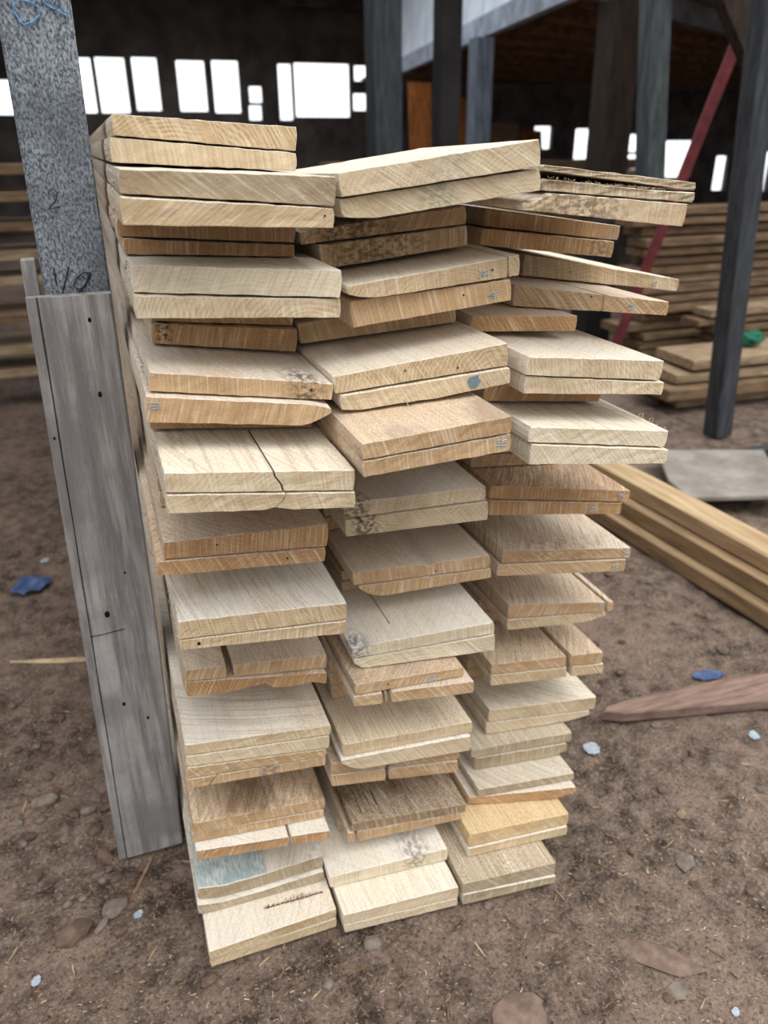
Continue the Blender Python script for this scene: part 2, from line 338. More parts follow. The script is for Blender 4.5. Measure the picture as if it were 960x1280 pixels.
M_GREEN = flat('green_plastic', srgb(16, 120, 88), .5, .3, 15, spec=.4)
M_CHALK = flat('blue_chalk', srgb(112, 166, 214), .9, .3, 300)
M_CHALK2 = flat('pale_blue_chalk', srgb(190, 206, 222), .9, .3, 300)
M_PENCIL = flat('dark_pencil', srgb(38, 40, 44), .8, 0)
M_REDCHALK = flat('dark_red_crayon', srgb(112, 34, 28), .9, .3, 400)
M_NAIL = flat('dark_hole', srgb(20, 15, 12), .9, 0)
M_WPAINT = flat('white_sawn_face', srgb(232, 226, 212), .8, .3, 60, c2=srgb(206, 196, 176))

# ------------------------------------------------------------------ object helpers
def obj(name, bm, mat, parent=None, loc=None, recalc=True):
    if recalc: bmesh.ops.recalc_face_normals(bm, faces=bm.faces)
    me = bpy.data.meshes.new(name); bm.to_mesh(me); bm.free()
    me.materials.append(mat)
    o = bpy.data.objects.new(name, me); COL.objects.link(o)
    if parent: o.parent = parent
    if loc is not None: o.location = loc
    return o
def tag(o, label, cat, group=None, kind=None):
    o['label'] = label; o['category'] = cat
    if group: o['group'] = group
    if kind: o['kind'] = kind
    return o
def hexa(bm, b, t):                      # eight corners, bottom ring then top ring
    v = [bm.verts.new(p) for p in list(b)+list(t)]
    for f in ((3, 2, 1, 0), (4, 5, 6, 7), (0, 1, 5, 4), (1, 2, 6, 5), (2, 3, 7, 6), (3, 0, 4, 7)): bm.faces.new([v[i] for i in f])
def boxm(bm, c, s, rot=None):
    m = Matrix.Translation(c) @ (rot.to_4x4() if rot else Matrix()) @ Matrix.Diagonal((s[0], s[1], s[2], 1))
    bmesh.ops.create_cube(bm, size=1, matrix=m)
def timber(name, a, b, w, h, mat, roll=0.0, segs=8, jit=.0015, up=(0, 0, 1), parent=None, bev=.003):
    """a straight sawn timber from a to b, origin at a, slightly uneven along its length, with eased edges"""
    a, b = Vector(a), Vector(b); d = (b-a); L = d.length; d.normalize()
    u = Vector(up); s = d.cross(u).normalized(); u = s.cross(d)
    bm = bmesh.new(); rings = []
    prof = [(-1, -1, 1, 0), (-1, -1, 0, 1), (-1, 1, 0, -1), (-1, 1, 1, 0), (1, 1, -1, 0), (1, 1, 0, -1), (1, -1, 0, 1), (1, -1, -1, 0)]
    for i in range(segs+1):
        f = i/segs; ring = []
        for (p, q, e, g) in prof:
            x = p*w/2 + e*bev; z = q*h/2 + g*bev
            x += random.uniform(-jit, jit); z += random.uniform(-jit, jit)
            ring.append(bm.verts.new(d*(L*f) + s*x + u*z))
        rings.append(ring)
    for r0, r1 in zip(rings, rings[1:]):
        for k in range(8): bm.faces.new((r0[k], r0[(k+1) % 8], r1[(k+1) % 8], r1[k]))
    bm.faces.new(rings[0]); bm.faces.new(rings[-1])
    return obj(name, bm, mat, parent, a)
def stroke(bm, pts, r, n=5):             # a thin round line through points
    pts = [Vector(p) for p in pts]; prev = None
    for i, p in enumerate(pts):
        d = (pts[min(i+1, len(pts)-1)]-pts[max(i-1, 0)]).normalized()
        a = d.orthogonal().normalized(); b = d.cross(a)
        if prev: 
            a = (prev-d*prev.dot(d)).normalized(); b = d.cross(a)
        prev = a
        ring = [bm.verts.new(p+(a*math.cos(2*math.pi*k/n)+b*math.sin(2*math.pi*k/n))*r) for k in range(n)]
        if i: 
            for k in range(n): bm.faces.new((last[k], last[(k+1) % n], ring[(k+1) % n], ring[k]))
        else: bm.faces.new(ring)
        last = ring
    bm.faces.new(last)
def lerp(prof, u):
    if not prof: return 0.0
    if u <= prof[0][0]: return prof[0][1]
    for (a, p), (b, q) in zip(prof, prof[1:]):
        if u <= b: return p+(q-p)*(u-a)/max(b-a, 1e-6)
    return prof[-1][1]

# ------------------------------------------------------------------ one sawn board
SECT = (0.0, .0018, .012, .03, .06, .10, .16, .25, .4, .7, 1.2)
def board_mesh(w, tl, tr, s, L, u0=0.0, u1=1.0, top=None, bot=None, rough=.0005, nu=18, seed=0, lowres=False):
    rg = random.Random(seed)
    n = max(3, int(nu*(u1-u0))); nz = 3
    us = [u0+(u1-u0)*i/n for i in range(n+1)]
    x0 = u0*w
    T = lambda u: tl+(tr-tl)*u
    ch = .0011
    jt = [rg.uniform(-1, 0)*.0009 for _ in us]; jb = [rg.uniform(0, 1)*.0007 for _ in us]
    def zt(i): return T(us[i])*(1+lerp(top, us[i])) + jt[i]
    def zb(i): return T(us[i])*lerp(bot, us[i]) + jb[i]
    bm = bmesh.new()
    # grid of the cross-section: rows j=0..nz, columns i=0..n
    def pos(i, j):
        a, b = zb(i), zt(i); z = a+(b-a)*j/nz; x = us[i]*w-x0
        if i in (0, n) and j in (0, nz):
            x += ch if i == 0 else -ch
        return x, z
    cap = {}
    for i in range(n+1):
        for j in range(nz+1):
            x, z = pos(i, j)
            edge = i in (0, n) or j in (0, nz)
            y = s*us[i] + (rg.uniform(0, rough*2) if not edge else rg.uniform(0, rough))
            cx, cz = (us[n//2]*w-x0), T(.5)/2
            if edge:
                if i == 0: x += .0007
                if i == n: x -= .0007
                if j == 0: z += .0007
                if j == nz: z -= .0007
            cap[i, j] = bm.verts.new((x, y, z))
    for i in range(n):
        for j in range(nz): bm.faces.new((cap[i, j], cap[i+1, j], cap[i+1, j+1], cap[i, j+1]))
    loop = [(i, 0) for i in range(n+1)]+[(n, j) for j in range(1, nz+1)]+[(i, nz) for i in range(n-1, -1, -1)]+[(0, j) for j in range(nz-1, 0, -1)]
    prev = [cap[k] for k in loop]
    ys = [y for y in SECT[1:] if y < L-.1]+[L]
    if lowres: ys = [.0018, L]
    for y in ys:
        cur = []
        for (i, j) in loop:
            x, z = pos(i, j)
            x += rg.uniform(-.0004, .0004) if i in (0, n) else 0
            if j == nz: z -= rg.uniform(0, .0004)
            if j == 0: z += rg.uniform(0, .0003)
            cur.append(bm.verts.new((x, y+s*us[i]*max(0, 1-y/.5) if y < .5 else y, z)))
        m = len(loop)
        for k in range(m): bm.faces.new((prev[k], prev[(k+1) % m], cur[(k+1) % m], cur[k]))
        prev = cur
    bm.faces.new(prev)
    return bm
def cut(o, blades):
    """carve thin jagged cracks into a board for real"""
    me = bpy.data.meshes.new('blade'); bm = bmesh.new()
    for pts, wd, dep, *ys in blades:          # pts in local (x, z) of the end; wd crack width; dep how far it runs back
        L = len(pts)
        a = [Vector((p[0]-wd/2*(.6+.8*(k % 2)), 0, p[1])) for k, p in enumerate(pts)]
        b = [Vector((p[0]+wd/2*(.6+.8*((k+1) % 2)), 0, p[1])) for k, p in enumerate(pts)]
        f = [bm.verts.new(p+Vector((0, ys[0] if ys else -.07, 0))) for p in a+b[::-1]]
        g = [bm.verts.new(p*1.0+Vector((0, dep, 0))) for p in a+b[::-1]]
        m = len(f)
        for k in range(m): bm.faces.new((f[k], f[(k+1) % m], g[(k+1) % m], g[k]))
        bm.faces.new(f); bm.faces.new(g)
    bmesh.ops.triangulate(bm, faces=bm.faces)
    bmesh.ops.recalc_face_normals(bm, faces=bm.faces); bm.to_mesh(me); bm.free()
    c = bpy.data.objects.new('blade', me); COL.objects.link(c); c.matrix_world = o.matrix_world
    c.location = o.location; c.rotation_euler = o.rotation_euler
    old = o.data; best = None
    for solver in ('EXACT', 'FAST'):
        md = o.modifiers.new('cut', 'BOOLEAN'); md.operation = 'DIFFERENCE'; md.object = c; md.solver = solver
        bpy.context.view_layer.update()
        nm = bpy.data.meshes.new_from_object(o.evaluated_get(bpy.context.evaluated_depsgraph_get()))
        o.modifiers.clear()
        if len(nm.vertices) > .9*len(old.vertices): best = nm; break
        bpy.data.meshes.remove(nm)
    if best is None: print('CUT FAILED', o.name); bpy.data.objects.remove(c); return
    o.data = best
    if not best.materials: best.materials.append(WOOD)
    bpy.data.objects.remove(c); bpy.data.meshes.remove(old)

TONE = dict(p=(198, 174, 140), c=(206, 186, 156), t=(188, 156, 119), o=(180, 141, 99), g=(168, 150, 124), w=(214, 200, 174), y=(204, 176, 132), d=(146, 122, 96))  # y is a yellower wood tone standing in for direct sun
ORD = ('topmost second third fourth fifth sixth seventh eighth ninth tenth eleventh twelfth thirteenth fourteenth fifteenth sixteenth seventeenth eighteenth nineteenth twentieth '
       'twenty-first twenty-second twenty-third twenty-fourth twenty-fifth twenty-sixth twenty-seventh twenty-eighth twenty-ninth thirtieth thirty-first thirty-second').split()
COLN = dict(L='column beside the post', M='middle column', R='outer column')
# name: (tone, feature words, options)
S = dict
FEAT = {
 'L1': ('p', 'pale board with curved growth rings', S(ring=.75, px=.07, pz=-.06, white=.6)),
 'L2': ('c', 'plain pale board with pencil ticks', S(ring=.2)),
 'L3': ('g', 'wide board with slanting saw strokes', S(ring=.25, sa=1.0)),
 'L4': ('p', 'board with slanting strokes, chipped end', S(ring=.3, sa=-.9)),
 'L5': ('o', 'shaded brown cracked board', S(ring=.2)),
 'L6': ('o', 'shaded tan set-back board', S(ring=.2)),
 'L7': ('w', 'thick whitish-faced board', S(ring=.3, px=.12, pz=-.45, white=1)),
 'L8': ('c', 'pale board with streaky rings', S(ring=.6, px=.19, pz=-.05)),
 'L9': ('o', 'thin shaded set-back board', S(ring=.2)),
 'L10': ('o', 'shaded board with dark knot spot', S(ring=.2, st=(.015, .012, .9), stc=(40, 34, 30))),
 'L11': ('t', 'dusty-topped board with black mould', S(ring=.15, white=.8, saw=.4, st=(.165, .03, .75), stc=(60, 52, 46))),
 'L12': ('t', 'thick tan board with broken corner', S(ring=.1, white=.9, bot=[(0, 0), (.86, 0), (1, .55)], top=[(0, 0), (.9, 0), (1, -.12)])),
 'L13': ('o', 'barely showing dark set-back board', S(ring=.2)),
 'L14': ('c', 'board with jagged top crack', S(ring=.45, white=.7, grain=.9, cut=[([(.106, .03), (.110, .017), (.116, .008), (.120, -.004)], .0022, .13)])),
 'L15': ('c', 'pale board with slanting end crack', S(ring=.45, sa=.4, cut=[([(.124, .03), (.118, .012), (.110, .004), (.106, -.004)], .0016, .05)], bot=[(0, 0), (.5, 0), (.57, .18), (.63, 0), (1, 0)])),
 'L16': ('o', 'orange-brown board with tilted end', S(ring=.35, px=.05, pz=-.12, white=.5, dirt=.3)),
 'L17': ('o', 'orange-brown board with diagonal hairline crack', S(ring=.3, cut=[([(.092, -.003), (.110, .010), (.126, .025)], .0014, .03)])),
 'L18': ('p', 'broad board with dusty white top', S(ring=.55, white=1, saw=.8, px=.05, pz=-.09)),
 'L19': ('p', 'thin pale board with knot hole', S(ring=.3)),
 'L20': ('t', 'split brown board', S(ring=.15, dirt=.35)),
 'L21': ('o', 'tan board with broken lower edge', S(ring=.6, px=.13, pz=.05, bot=[(0, 0), (.28, .05), (.45, .3), (.6, .58), (.61, .12), (.75, .05), (.9, .3), (1, .05)])),
 'L22': ('p', 'board with scraped bright top', S(ring=.1, white=.95, saw=.8, dirt=.25, ax=.3, ay=.9)),
 'L23': ('c', 'clean pale board', S(ring=.1)),
 'L24': ('t', 'tan board crossed by slanting crack', S(ring=.15, cut=[([(.050, -.003), (.066, .008), (.088, .025)], .0034, .05)])),
 'L25': ('t', 'tan board with dark blue-grey blot', S(ring=.15, st=(.118, .018, .8), stc=(96, 100, 108), cut=[([(.028, -.003), (.037, .009), (.05, .024)], .0034, .05)])),
 'L26': ('t', 'grey weathered-topped board', S(ring=.25, white=.2, dirt=.7, grain=1, saw=.8)),
 'L27': ('t', 'tan board under weathered one', S(ring=.25, dirt=.3)),
 'L28': ('o', 'board split in two', S(ring=.1, white=1, saw=.4)),
 'L29': ('g', 'board with pale blue painted top', S(ring=.1, white=1, top=[(0, 0), (.2, -.32), (.45, -.28), (1, 0)], bot=[(0, 0), (.2, -.30), (.45, -.26), (1, 0)], st=(.19, .02, .3), stc=(90, 80, 70))),
 'L30': ('g', 'grey-ended board with white top face', S(ring=.1, white=1, top=[(0, 0), (.2, -.36), (.45, -.32), (1, 0)], bot=[(0, 0), (.2, -.06), (1, 0)])),
 'L31': ('p', 'board with dark red crayon marks', S(ring=.2, white=.75, saw=.4)),
 'L32': ('p', 'pale lowest board on the ground', S(ring=.2)),
 'M1': ('c', 'tilted board with slanting pale streak', S(ring=.3, sa=.9, white=.45, st=(.115, .03, .35), stc=(96, 118, 112))),
 'M2': ('c', 'tilted board with greenish stain', S(ring=.3, sa=.9, bot=[(0, .26), (.16, .02), (1, 0)], st=(.10, .03, .5), stc=(96, 118, 112))),
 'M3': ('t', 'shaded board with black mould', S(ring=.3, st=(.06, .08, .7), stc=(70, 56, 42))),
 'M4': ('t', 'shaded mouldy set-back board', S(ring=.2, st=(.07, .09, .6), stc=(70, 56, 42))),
 'M5': ('p', 'dusty-topped board with rounded left corner', S(ring=.6, px=.12, pz=-.1, white=.75, bot=[(0, .45), (.1, .1), (.2, 0)], saw=.3)),
 'M6': ('t', 'thick tan board with one nail hole', S(ring=.15, white=.3)),
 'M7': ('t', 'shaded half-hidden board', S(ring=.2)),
 'M8': ('p', 'board with fanned growth rings', S(ring=.7, px=.2, pz=-.03, white=.7, saw=.3, dirt=.1)),
 'M9': ('c', 'board with blue spot on its end', S(ring=.35, bot=[(0, .15), (.1, 0), (.3, -.02), (.55, -.12), (1, 0)])),
 'M10': ('t', 'brown dusty-topped board', S(ring=.2, white=.35, dirt=.55, saw=.3)),
 'M11': ('t', 'plain tan board with chalk mark', S(ring=.1, sa=.1)),
 'M12': ('c', 'pale board with white dusty top', S(ring=.45, px=.1, pz=-.08, white=.85, saw=.2, dirt=.15, st=(.015, .03, .8), stc=(84, 74, 60))),
 'M13': ('c', 'pale board with black mouldy corner', S(ring=.5, px=.09, pz=.1, st=(.027, .022, .9), stc=(46, 42, 38))),
 'M14': ('t', 'brown board with chipped top edge', S(ring=.4, px=.15, pz=.07, white=.6, saw=.2, top=[(0, 0), (.50, 0), (.56, -.3), (.60, 0), (1, 0)])),
 'M15': ('t', 'tan board with slanted left end', S(ring=.1, bot=[(0, .75), (.07, .3), (.15, 0), (1, 0)])),
 'M16': ('w', 'white-topped board with bluish stained corner', S(ring=.25, sa=0, white=1, saw=.2, cut=[([(.070, .03), (.071, .022), (.0705, .013)], .0016, .14, .03)], st=(.005, .03, .8), stc=(96, 98, 122))),
 'M17': ('w', 'thick whitish board with lined end', S(ring=.5, px=.1, pz=-.3, bot=[(0, .5), (.06, 0), (1, 0)])),
 'M18': ('t', 'tan board with grey top', S(ring=.1, dirt=.35, white=.3)),
 'M19': ('t', 'split tan board', S(ring=.1, white=.6)),
 'M20': ('p', 'smooth-topped yellowish board', S(ring=.1, white=.3, saw=.7, ax=2.0, ay=.05)),
 'M21': ('c', 'board with bright white top edge', S(ring=.15, white=1, bot=[(0, .6), (.1, .1), (.15, 0), (1, 0)])),
 'M22': ('t', 'thin cracked brown board', S(ring=.15)),
 'M23': ('t', 'brown board split in two', S(ring=.15)),
 'M24': ('d', 'dark weathered board with cracked top', S(ring=.25, white=.1, dirt=.8, grain=1, saw=.7, ax=1.2, ay=.3, cut=[([(.022, .03), (.023, .022), (.0225, .012)], .0016, .075, .015), ([(.040, .03), (.041, .022), (.0405, .014)], .0014, .09, .012), ([(.052, .03), (.053, .022), (.0525, .013)], .0022, .06, .025), ([(.115, .03), (.116, .022), (.1155, .014)], .0012, .1, .03)])),
 'M25': ('t', 'ridged tan board split near its edge', S(ring=.9, px=.1, pz=-.4)),
 'M26': ('w', 'whitish board with grey mould blotches', S(ring=.1, sa=0, white=1, saw=.3, st=(.15, .035, .6), stc=(92, 88, 80))),
 'M27': ('c', 'pale board with a small ink dot', S(ring=.25, white=.8, saw=.6, ax=2.0, ay=.1)),
 'M28': ('c', 'thin pale lowest board on the ground', S(ring=.2)),
 'R1': ('g', 'thin warped board with frayed edge', S(ring=.1, sa=0, white=.5, rough=.0015)),
 'R2': ('g', 'rough board with bristly splintered top', S(ring=.1, sa=0, rough=.0015, top=[(0, -.22), (.8, -.18), (1, 0)], st=(.0, .06, .55), stc=(104, 94, 82))),
 'R3': ('p', 'thick board with mottled grey stain', S(ring=.1, sa=0, top=[(0, -.55), (.09, -.5), (.13, 0), (1, 0)], st=(.06, .085, .7), stc=(96, 84, 72))),
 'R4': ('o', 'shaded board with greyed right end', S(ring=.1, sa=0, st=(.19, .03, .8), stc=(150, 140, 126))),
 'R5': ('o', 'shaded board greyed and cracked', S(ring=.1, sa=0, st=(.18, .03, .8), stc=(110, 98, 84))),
 'R6': ('p', 'thin lifted board with chalk mark', S(ring=.5, px=.1, pz=-.2, white=.5)),
 'R7': ('t', 'split board under lifted one', S(ring=.5, px=.05, pz=.08)),
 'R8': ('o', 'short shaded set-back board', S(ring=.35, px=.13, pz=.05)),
 'R9': ('c', 'pale slanting-grained board chipped at corner', S(ring=.5, px=.3, pz=.2, white=.75, saw=.35)),
 'R10': ('c', 'pale board below chipped one', S(ring=.5, px=.3, pz=.2)),
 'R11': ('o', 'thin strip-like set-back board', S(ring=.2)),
 'R12': ('w', 'greyish-white board with curled shavings', S(ring=.3, px=.0, pz=.15, white=.6, saw=.5, grain=.7)),
 'R13': ('w', 'greyish-white board with criss-cross saw strokes', S(ring=.3, sa=.7)),
 'R14': ('o', 'orange board with streaked brown top', S(ring=.1, sa=0, white=.25, saw=1, ax=-.45, ay=.35, dirt=.3)),
 'R15': ('o', 'smooth orange board with chalk squiggle', S(ring=.1, sa=0)),
 'R16': ('t', 'saw-lined brown board, speckled end', S(ring=.4, px=.1, pz=-.15, white=.5, saw=1, ax=-.5, ay=.3, st=(.1, .1, .35), stc=(100, 76, 54))),
 'R17': ('t', 'tan board with blue chalk end', S(ring=.3, sa=.9)),
 'R18': ('t', 'board with slit along its right edge', S(ring=.4, px=.1, pz=-.1, white=.4, saw=1, ax=-.5, ay=.25)),
 'R19': ('p', 'yellowish board with slanted right corner', S(ring=.5, px=.2, pz=-.1, bot=[(0, 0), (.7, -.02), (.85, .1), (1, .55)])),
 'R20': ('t', 'split board with gaping crack', S(ring=.4, px=.03, pz=.1, white=.3, saw=.9, ax=-.5, ay=.3)),
 'R21': ('p', 'cracked yellowish board', S(ring=.2, sa=.6)),
 'R22': ('c', 'pale board with worn end', S(ring=.3, px=.1, pz=-.3, white=.6, saw=.6)),
 'R23': ('c', 'pale board with slanted right end', S(ring=.1, bot=[(0, 0), (.8, 0), (1, .4)])),
 'R24': ('g', 'stripe-edged worn board', S(ring=.1, sa=0, white=.3, saw=.8, ax=2, ay=.1, top=[(0, -.05), (.5, .03), (1, -.05)])),
 'R25': ('g', 'striped greyish board', S(ring=.1, sa=0, bot=[(0, 0), (.85, 0), (1, .3)])),
 'R26': ('g', 'flat grey-topped board', S(ring=.1, white=.5)),
 'R27': ('o', 'warm orange-ended board', S(ring=.2, white=.8, bot=[(0, .1), (.2, 0), (.8, 0), (1, .5)])),
 'R28': ('y', 'board with sun patch toned yellow on top', S(ring=.1, white=.0, saw=.5, ax=2, ay=.1)),  # patch of direct sun put into the wood tone
 'R29': ('p', 'pale board with white edge line', S(ring=.1, white=1)),
 'R30': ('g', 'grey-ended board with sun-yellow toned streaky top', S(ring=.15, white=.1, saw=.8, ax=2, ay=.05)),  # little whitening, so the top stays yellower in place of direct sun
 'R31': ('g', 'grey lowest board on the ground', S(ring=.15, white=1)),
}
SPLIT = {  # boards that have come apart lengthways: (from, to, words)
 'L20': [(0, .285, 'short left piece of split board'), (.335, 1, 'long right piece of split board')],
 'L28': [(0, .685, 'long left piece of split board'), (.70, 1, 'short right piece of split board')],
 'M5': [(0, .925, None), (.932, 1, 'slim strip split off dusty-topped board')],
 'M19': [(0, .24, 'short left piece of split tan board'), (.262, .278, 'sliver between pieces of split board'), (.31, 1, 'long right piece of split tan board')],
 'M22': [(0, .425, 'left piece of thin cracked board'), (.445, 1, 'right piece of thin cracked board')],
 'M23': [(0, .425, 'left piece of split brown board'), (.45, 1, 'right piece of split brown board')],
 'M25': [(0, .065, 'slim strip split off ridged board'), (.085, 1, None)],
 'R7': [(0, .58, 'left piece of split board'), (.588, 1, 'right piece of split board')],
 'R18': [(0, .915, None), (.94, 1, 'slim strip split off slit board')],
 'R20': [(0, .67, 'left piece of gaping split board'), (.71, 1, 'right piece of gaping split board')],
 'R21': [(0, .67, 'left piece of cracked yellowish board'), (.71, 1, 'right piece of cracked yellowish board')],
}
def dress(o, tone, opt, rg):
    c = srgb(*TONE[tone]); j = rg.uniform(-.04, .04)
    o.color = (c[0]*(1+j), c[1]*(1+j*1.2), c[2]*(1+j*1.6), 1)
    o['ring'] = float(opt.get('ring', .3)); o['pith_x'] = float(opt.get('px', rg.uniform(-.1, .3))); o['pith_z'] = float(opt.get('pz', rg.choice((-.12, -.2, .15, .22))))
    o['saw_a'] = float(opt.get('sa', rg.uniform(-.5, .9))); o['white'] = float(opt.get('white', .5)); o['saw'] = float(opt.get('saw', .6)); o['grain'] = float(opt.get('grain', .35))
    o['dirt'] = float(opt.get('dirt', .12)); o['arc_x'] = float(opt.get('ax', rg.choice((-.6, .7, .9)))); o['arc_y'] = float(opt.get('ay', rg.uniform(.1, .8)))
    st = opt.get('st', (0, 1, 0)); o['stain_x'] = float(st[0]); o['stain_w'] = float(max(st[1], .001)); o['stain_s'] = float(st[2])
    o['stain_c'] = list(srgb(*opt.get('stc', (60, 50, 40)))[:3])
BO = {}
cnt = dict(L=0, M=0, R=0)
def place(o, q, u0):
    x, y, z, ph = q[:4]
    o.location = (x+u0*q[4]*math.cos(ph), y, z+u0*q[4]*math.sin(ph)); o.rotation_euler = (0, -ph, 0)
for i, (n, q) in enumerate(BOARDS.items()):
    tone, words, opt = FEAT[n]
    col = n[0]; k = cnt[col]; cnt[col] += 1
    rg = random.Random(100+i)
    x, y, z, ph, w, tl, tr, s = q
    L = 3.45+rg.uniform(-.1, .1)-y
    if n in ('M1', 'M2'): L = .30
    if n in ('R1', 'R2'): L = .42
    if n == 'M3': tl -= .009; tr -= .009
    for pi, (u0, u1, pw) in enumerate(SPLIT.get(n, [(0, 1, None)])):
        bm = board_mesh(w, tl-.0003, tr-.0003, s, L, u0, u1, opt.get('top'), opt.get('bot'), opt.get('rough', .0005), seed=1000+i*7+pi)
        o = obj('timber_board', bm, WOOD)
        place(o, q, u0)
        if n in ('M1', 'M2'): o.rotation_euler.x = -.024      # short offcuts that dip towards the back
        dress(o, tone, opt, rg)
        o['pith_x'] -= u0*w; o['stain_x'] -= u0*w
        place_txt = ('topmost in the ' if k == 0 else ORD[k]+' from the top in the ')+COLN[col]
        lb = (pw or words)+', '+place_txt
        if len(lb.split()) > 16: print('LONG', len(lb.split()), lb)
        tag(o, lb, 'board', 'sawn boards in the '+COLN[col])
        BO[n if pi == 0 else n+'abc'[pi]] = o
    if 'cut' in opt: cut(BO[n], opt['cut'])
for i, (colm, x, y, z, ph, w, t0, t1) in enumerate(HIDDEN):
    rg = random.Random(500+i)
    bm = board_mesh(w, t0, t1, 0, 3.4-y, nu=6, seed=3000+i, lowres=True)
    o = obj('timber_board', bm, WOOD); place(o, (x, y, z, ph, w), 0); dress(o, 't', {}, rg)
    tag(o, 'sawn board set far back in the dark gaps between protruding layers of the stack', 'board', 'boards set back out of sight inside the stack')

# marks, holes and shavings on the boards (children of the board they are on)
def P(n, u, v, dy=-.0012):               # a point on a board's end, v = 0 bottom .. 1 top
    q = BOARDS[n]; t = q[5]+(q[6]-q[5])*u
    return Vector((u*q[4], q[7]*u+dy, v*t))
def child(n, name, bm, mat, u0=0):
    o = obj(name, bm, mat, BO[n])
    return o
def chalk(n, u, v, mat=None, sz=.006, piece=None, u0=0):
    rg = random.Random(n+str(u)); bm = bmesh.new(); c = P(n, u, v, -.0006)-Vector((u0*BOARDS[n][4], 0, 0))
    for r in range(3):
        z = (r-1)*.0026
        stroke(bm, [c+Vector((-sz+2*sz*k/5+rg.uniform(-.001, .001), 0, z+rg.uniform(-.0012, .0012))) for k in range(6)], .0005)
    o = obj('chalk_mark', bm, mat or M_CHALK2, BO[piece or n]); o['label'] = 'small pale blue chalk mark'
for n, u, v in (('M5', .78, .4), ('M6', .88, .4), ('M11', .93, .6), ('R14', .94, .55), ('R15', .78, .4), ('R16', .96, .6), ('R17', .92, .5), ('R18', .88, .75), ('R6', .85, .45), ('L12', .05, .65), ('M18', .7, .45)):
    chalk(n, u, v)
chalk('R7', .77, .45, piece='R7b', u0=.588)
def holes(n, pts, r=.0010):
    for u, v in pts:
        bm = bmesh.new(); c = P(n, u, v, -.0004)
        bmesh.ops.create_cone(bm, cap_ends=True, segments=10, radius1=r, radius2=r, depth=.0012, matrix=Matrix.Translation(c) @ Matrix.Rotation(math.pi/2, 4, 'X'))
        o = obj('nail_hole', bm, M_NAIL, BO[n]); o['label'] = 'small dark nail hole'
holes('M5', [(.83, .5)]); holes('M6', [(.69, .6)]); holes('L11', [(.875, .55)]); holes('L16', [(.31, .55)]); holes('L17', [(.76, .5)]); holes('L19', [(.11, .5)], .002)
holes('R6', [(.30, .45)]); holes('R7', [(.5, .8)]); holes('M14', [(.6, .3)]); holes('M18', [(.3, .55)]); holes('M8', [(.7, .3), (.4, .6)]); holes('L4', [(.95, .6)])
# blue spot on an end, blue paint on the top of the second-lowest pair, red crayon scribble
bm = bmesh.new(); c = P('M9', .775, .5, -.0007)
vs = []
for k in range(14):
    a = 2*math.pi*k/14; rr = random.Random(k).uniform(.7, 1.1)
    vs.append(bm.verts.new(c+Vector((math.cos(a)*.0085*rr, 0, math.sin(a)*.0085*rr))))
f = bm.faces.new(vs); r = bmesh.ops.extrude_face_region(bm, geom=[f])
bmesh.ops.translate(bm, verts=[v for v in r['geom'] if isinstance(v, bmesh.types.BMVert)], vec=(0, .0011, 0))
obj('ink_spot', bm, flat('blue_ink', srgb(88, 120, 140), .9, .3, 400, c2=srgb(120, 132, 130)), BO['M9'])['label'] = 'dull blue ink spot'
def top_patch(n, name, u0, u1, d0, d1, mat, lab, nu=8):
    q = BOARDS[n]; opt = FEAT[n][2]; bm = bmesh.new(); rows = []
    for j in range(4):
        row = []
        for i in range(nu+1):
            u = u0+(u1-u0)*i/nu; t = q[5]+(q[6]-q[5])*u; dd = d0+(d1-d0)*j/3
            row.append((u*q[4], q[7]*u+dd, t*(1+lerp(opt.get('top'), u))))
        rows.append(row)
    lo = [[bm.verts.new((p[0], p[1], p[2]-.0008)) for p in r] for r in rows]; hi = [[bm.verts.new((p[0], p[1], p[2]+.0003)) for p in r] for r in rows]
    for j in range(3):
        for i in range(nu):
            bm.faces.new((hi[j][i], hi[j][i+1], hi[j+1][i+1], hi[j+1][i]))
    for (a, b) in [((0, i), (0, i+1)) for i in range(nu)]+[((3, i+1), (3, i)) for i in range(nu)]+[((j+1, 0), (j, 0)) for j in range(3)]+[((j, nu), (j+1, nu)) for j in range(3)]:
        bm.faces.new((lo[a[0]][a[1]], lo[b[0]][b[1]], hi[b[0]][b[1]], hi[a[0]][a[1]]))
    o = obj(name, bm, mat, BO[n]); o['label'] = lab
    return o
def blue_wash():
    k = NT('blue_paint_wash', .85, .2); tc = k.node('ShaderNodeTexCoord')
    n = k.noise(k.vmath('MULTIPLY', tc.outputs['Object'], (300, 60, 1)), 1, 4); n2 = k.noise(tc.outputs['Object'], 40, 3)
    c = k.mix(k.ramp(n, .35, .65), srgb(150, 160, 160), srgb(206, 212, 206)); c = k.mix(k.ramp(n2, .42, .62, 0, .6), c, srgb(138, 154, 162))
    k.color(c); return k.m
top_patch('L29', 'paint_patch', .01, .54, .002, .12, blue_wash(), 'pale blue paint patch', 12)
q = BOARDS['L31']; rg = random.Random(5); bm = bmesh.new()
for k in range(24):
    u = .47+.45*k/23; x = u*q[4]; zz = q[5]+(q[6]-q[5])*u+.0004; y = q[7]*u+.042-.004*k/23
    h = rg.uniform(.002, .006)*(1.5 if 8 < k < 20 else .8)
    stroke(bm, [(x-.0015, y-h*.4, zz), (x+rg.uniform(-.001, .002), y+h, zz)], .0006, 4)
    if k % 2: stroke(bm, [(x-.003, y, zz), (x+.004, y+rg.uniform(-.001, .001), zz)], .0008, 4)
obj('crayon_scribble', bm, M_REDCHALK, BO['L31'])['label'] = 'dark red crayon scribble'
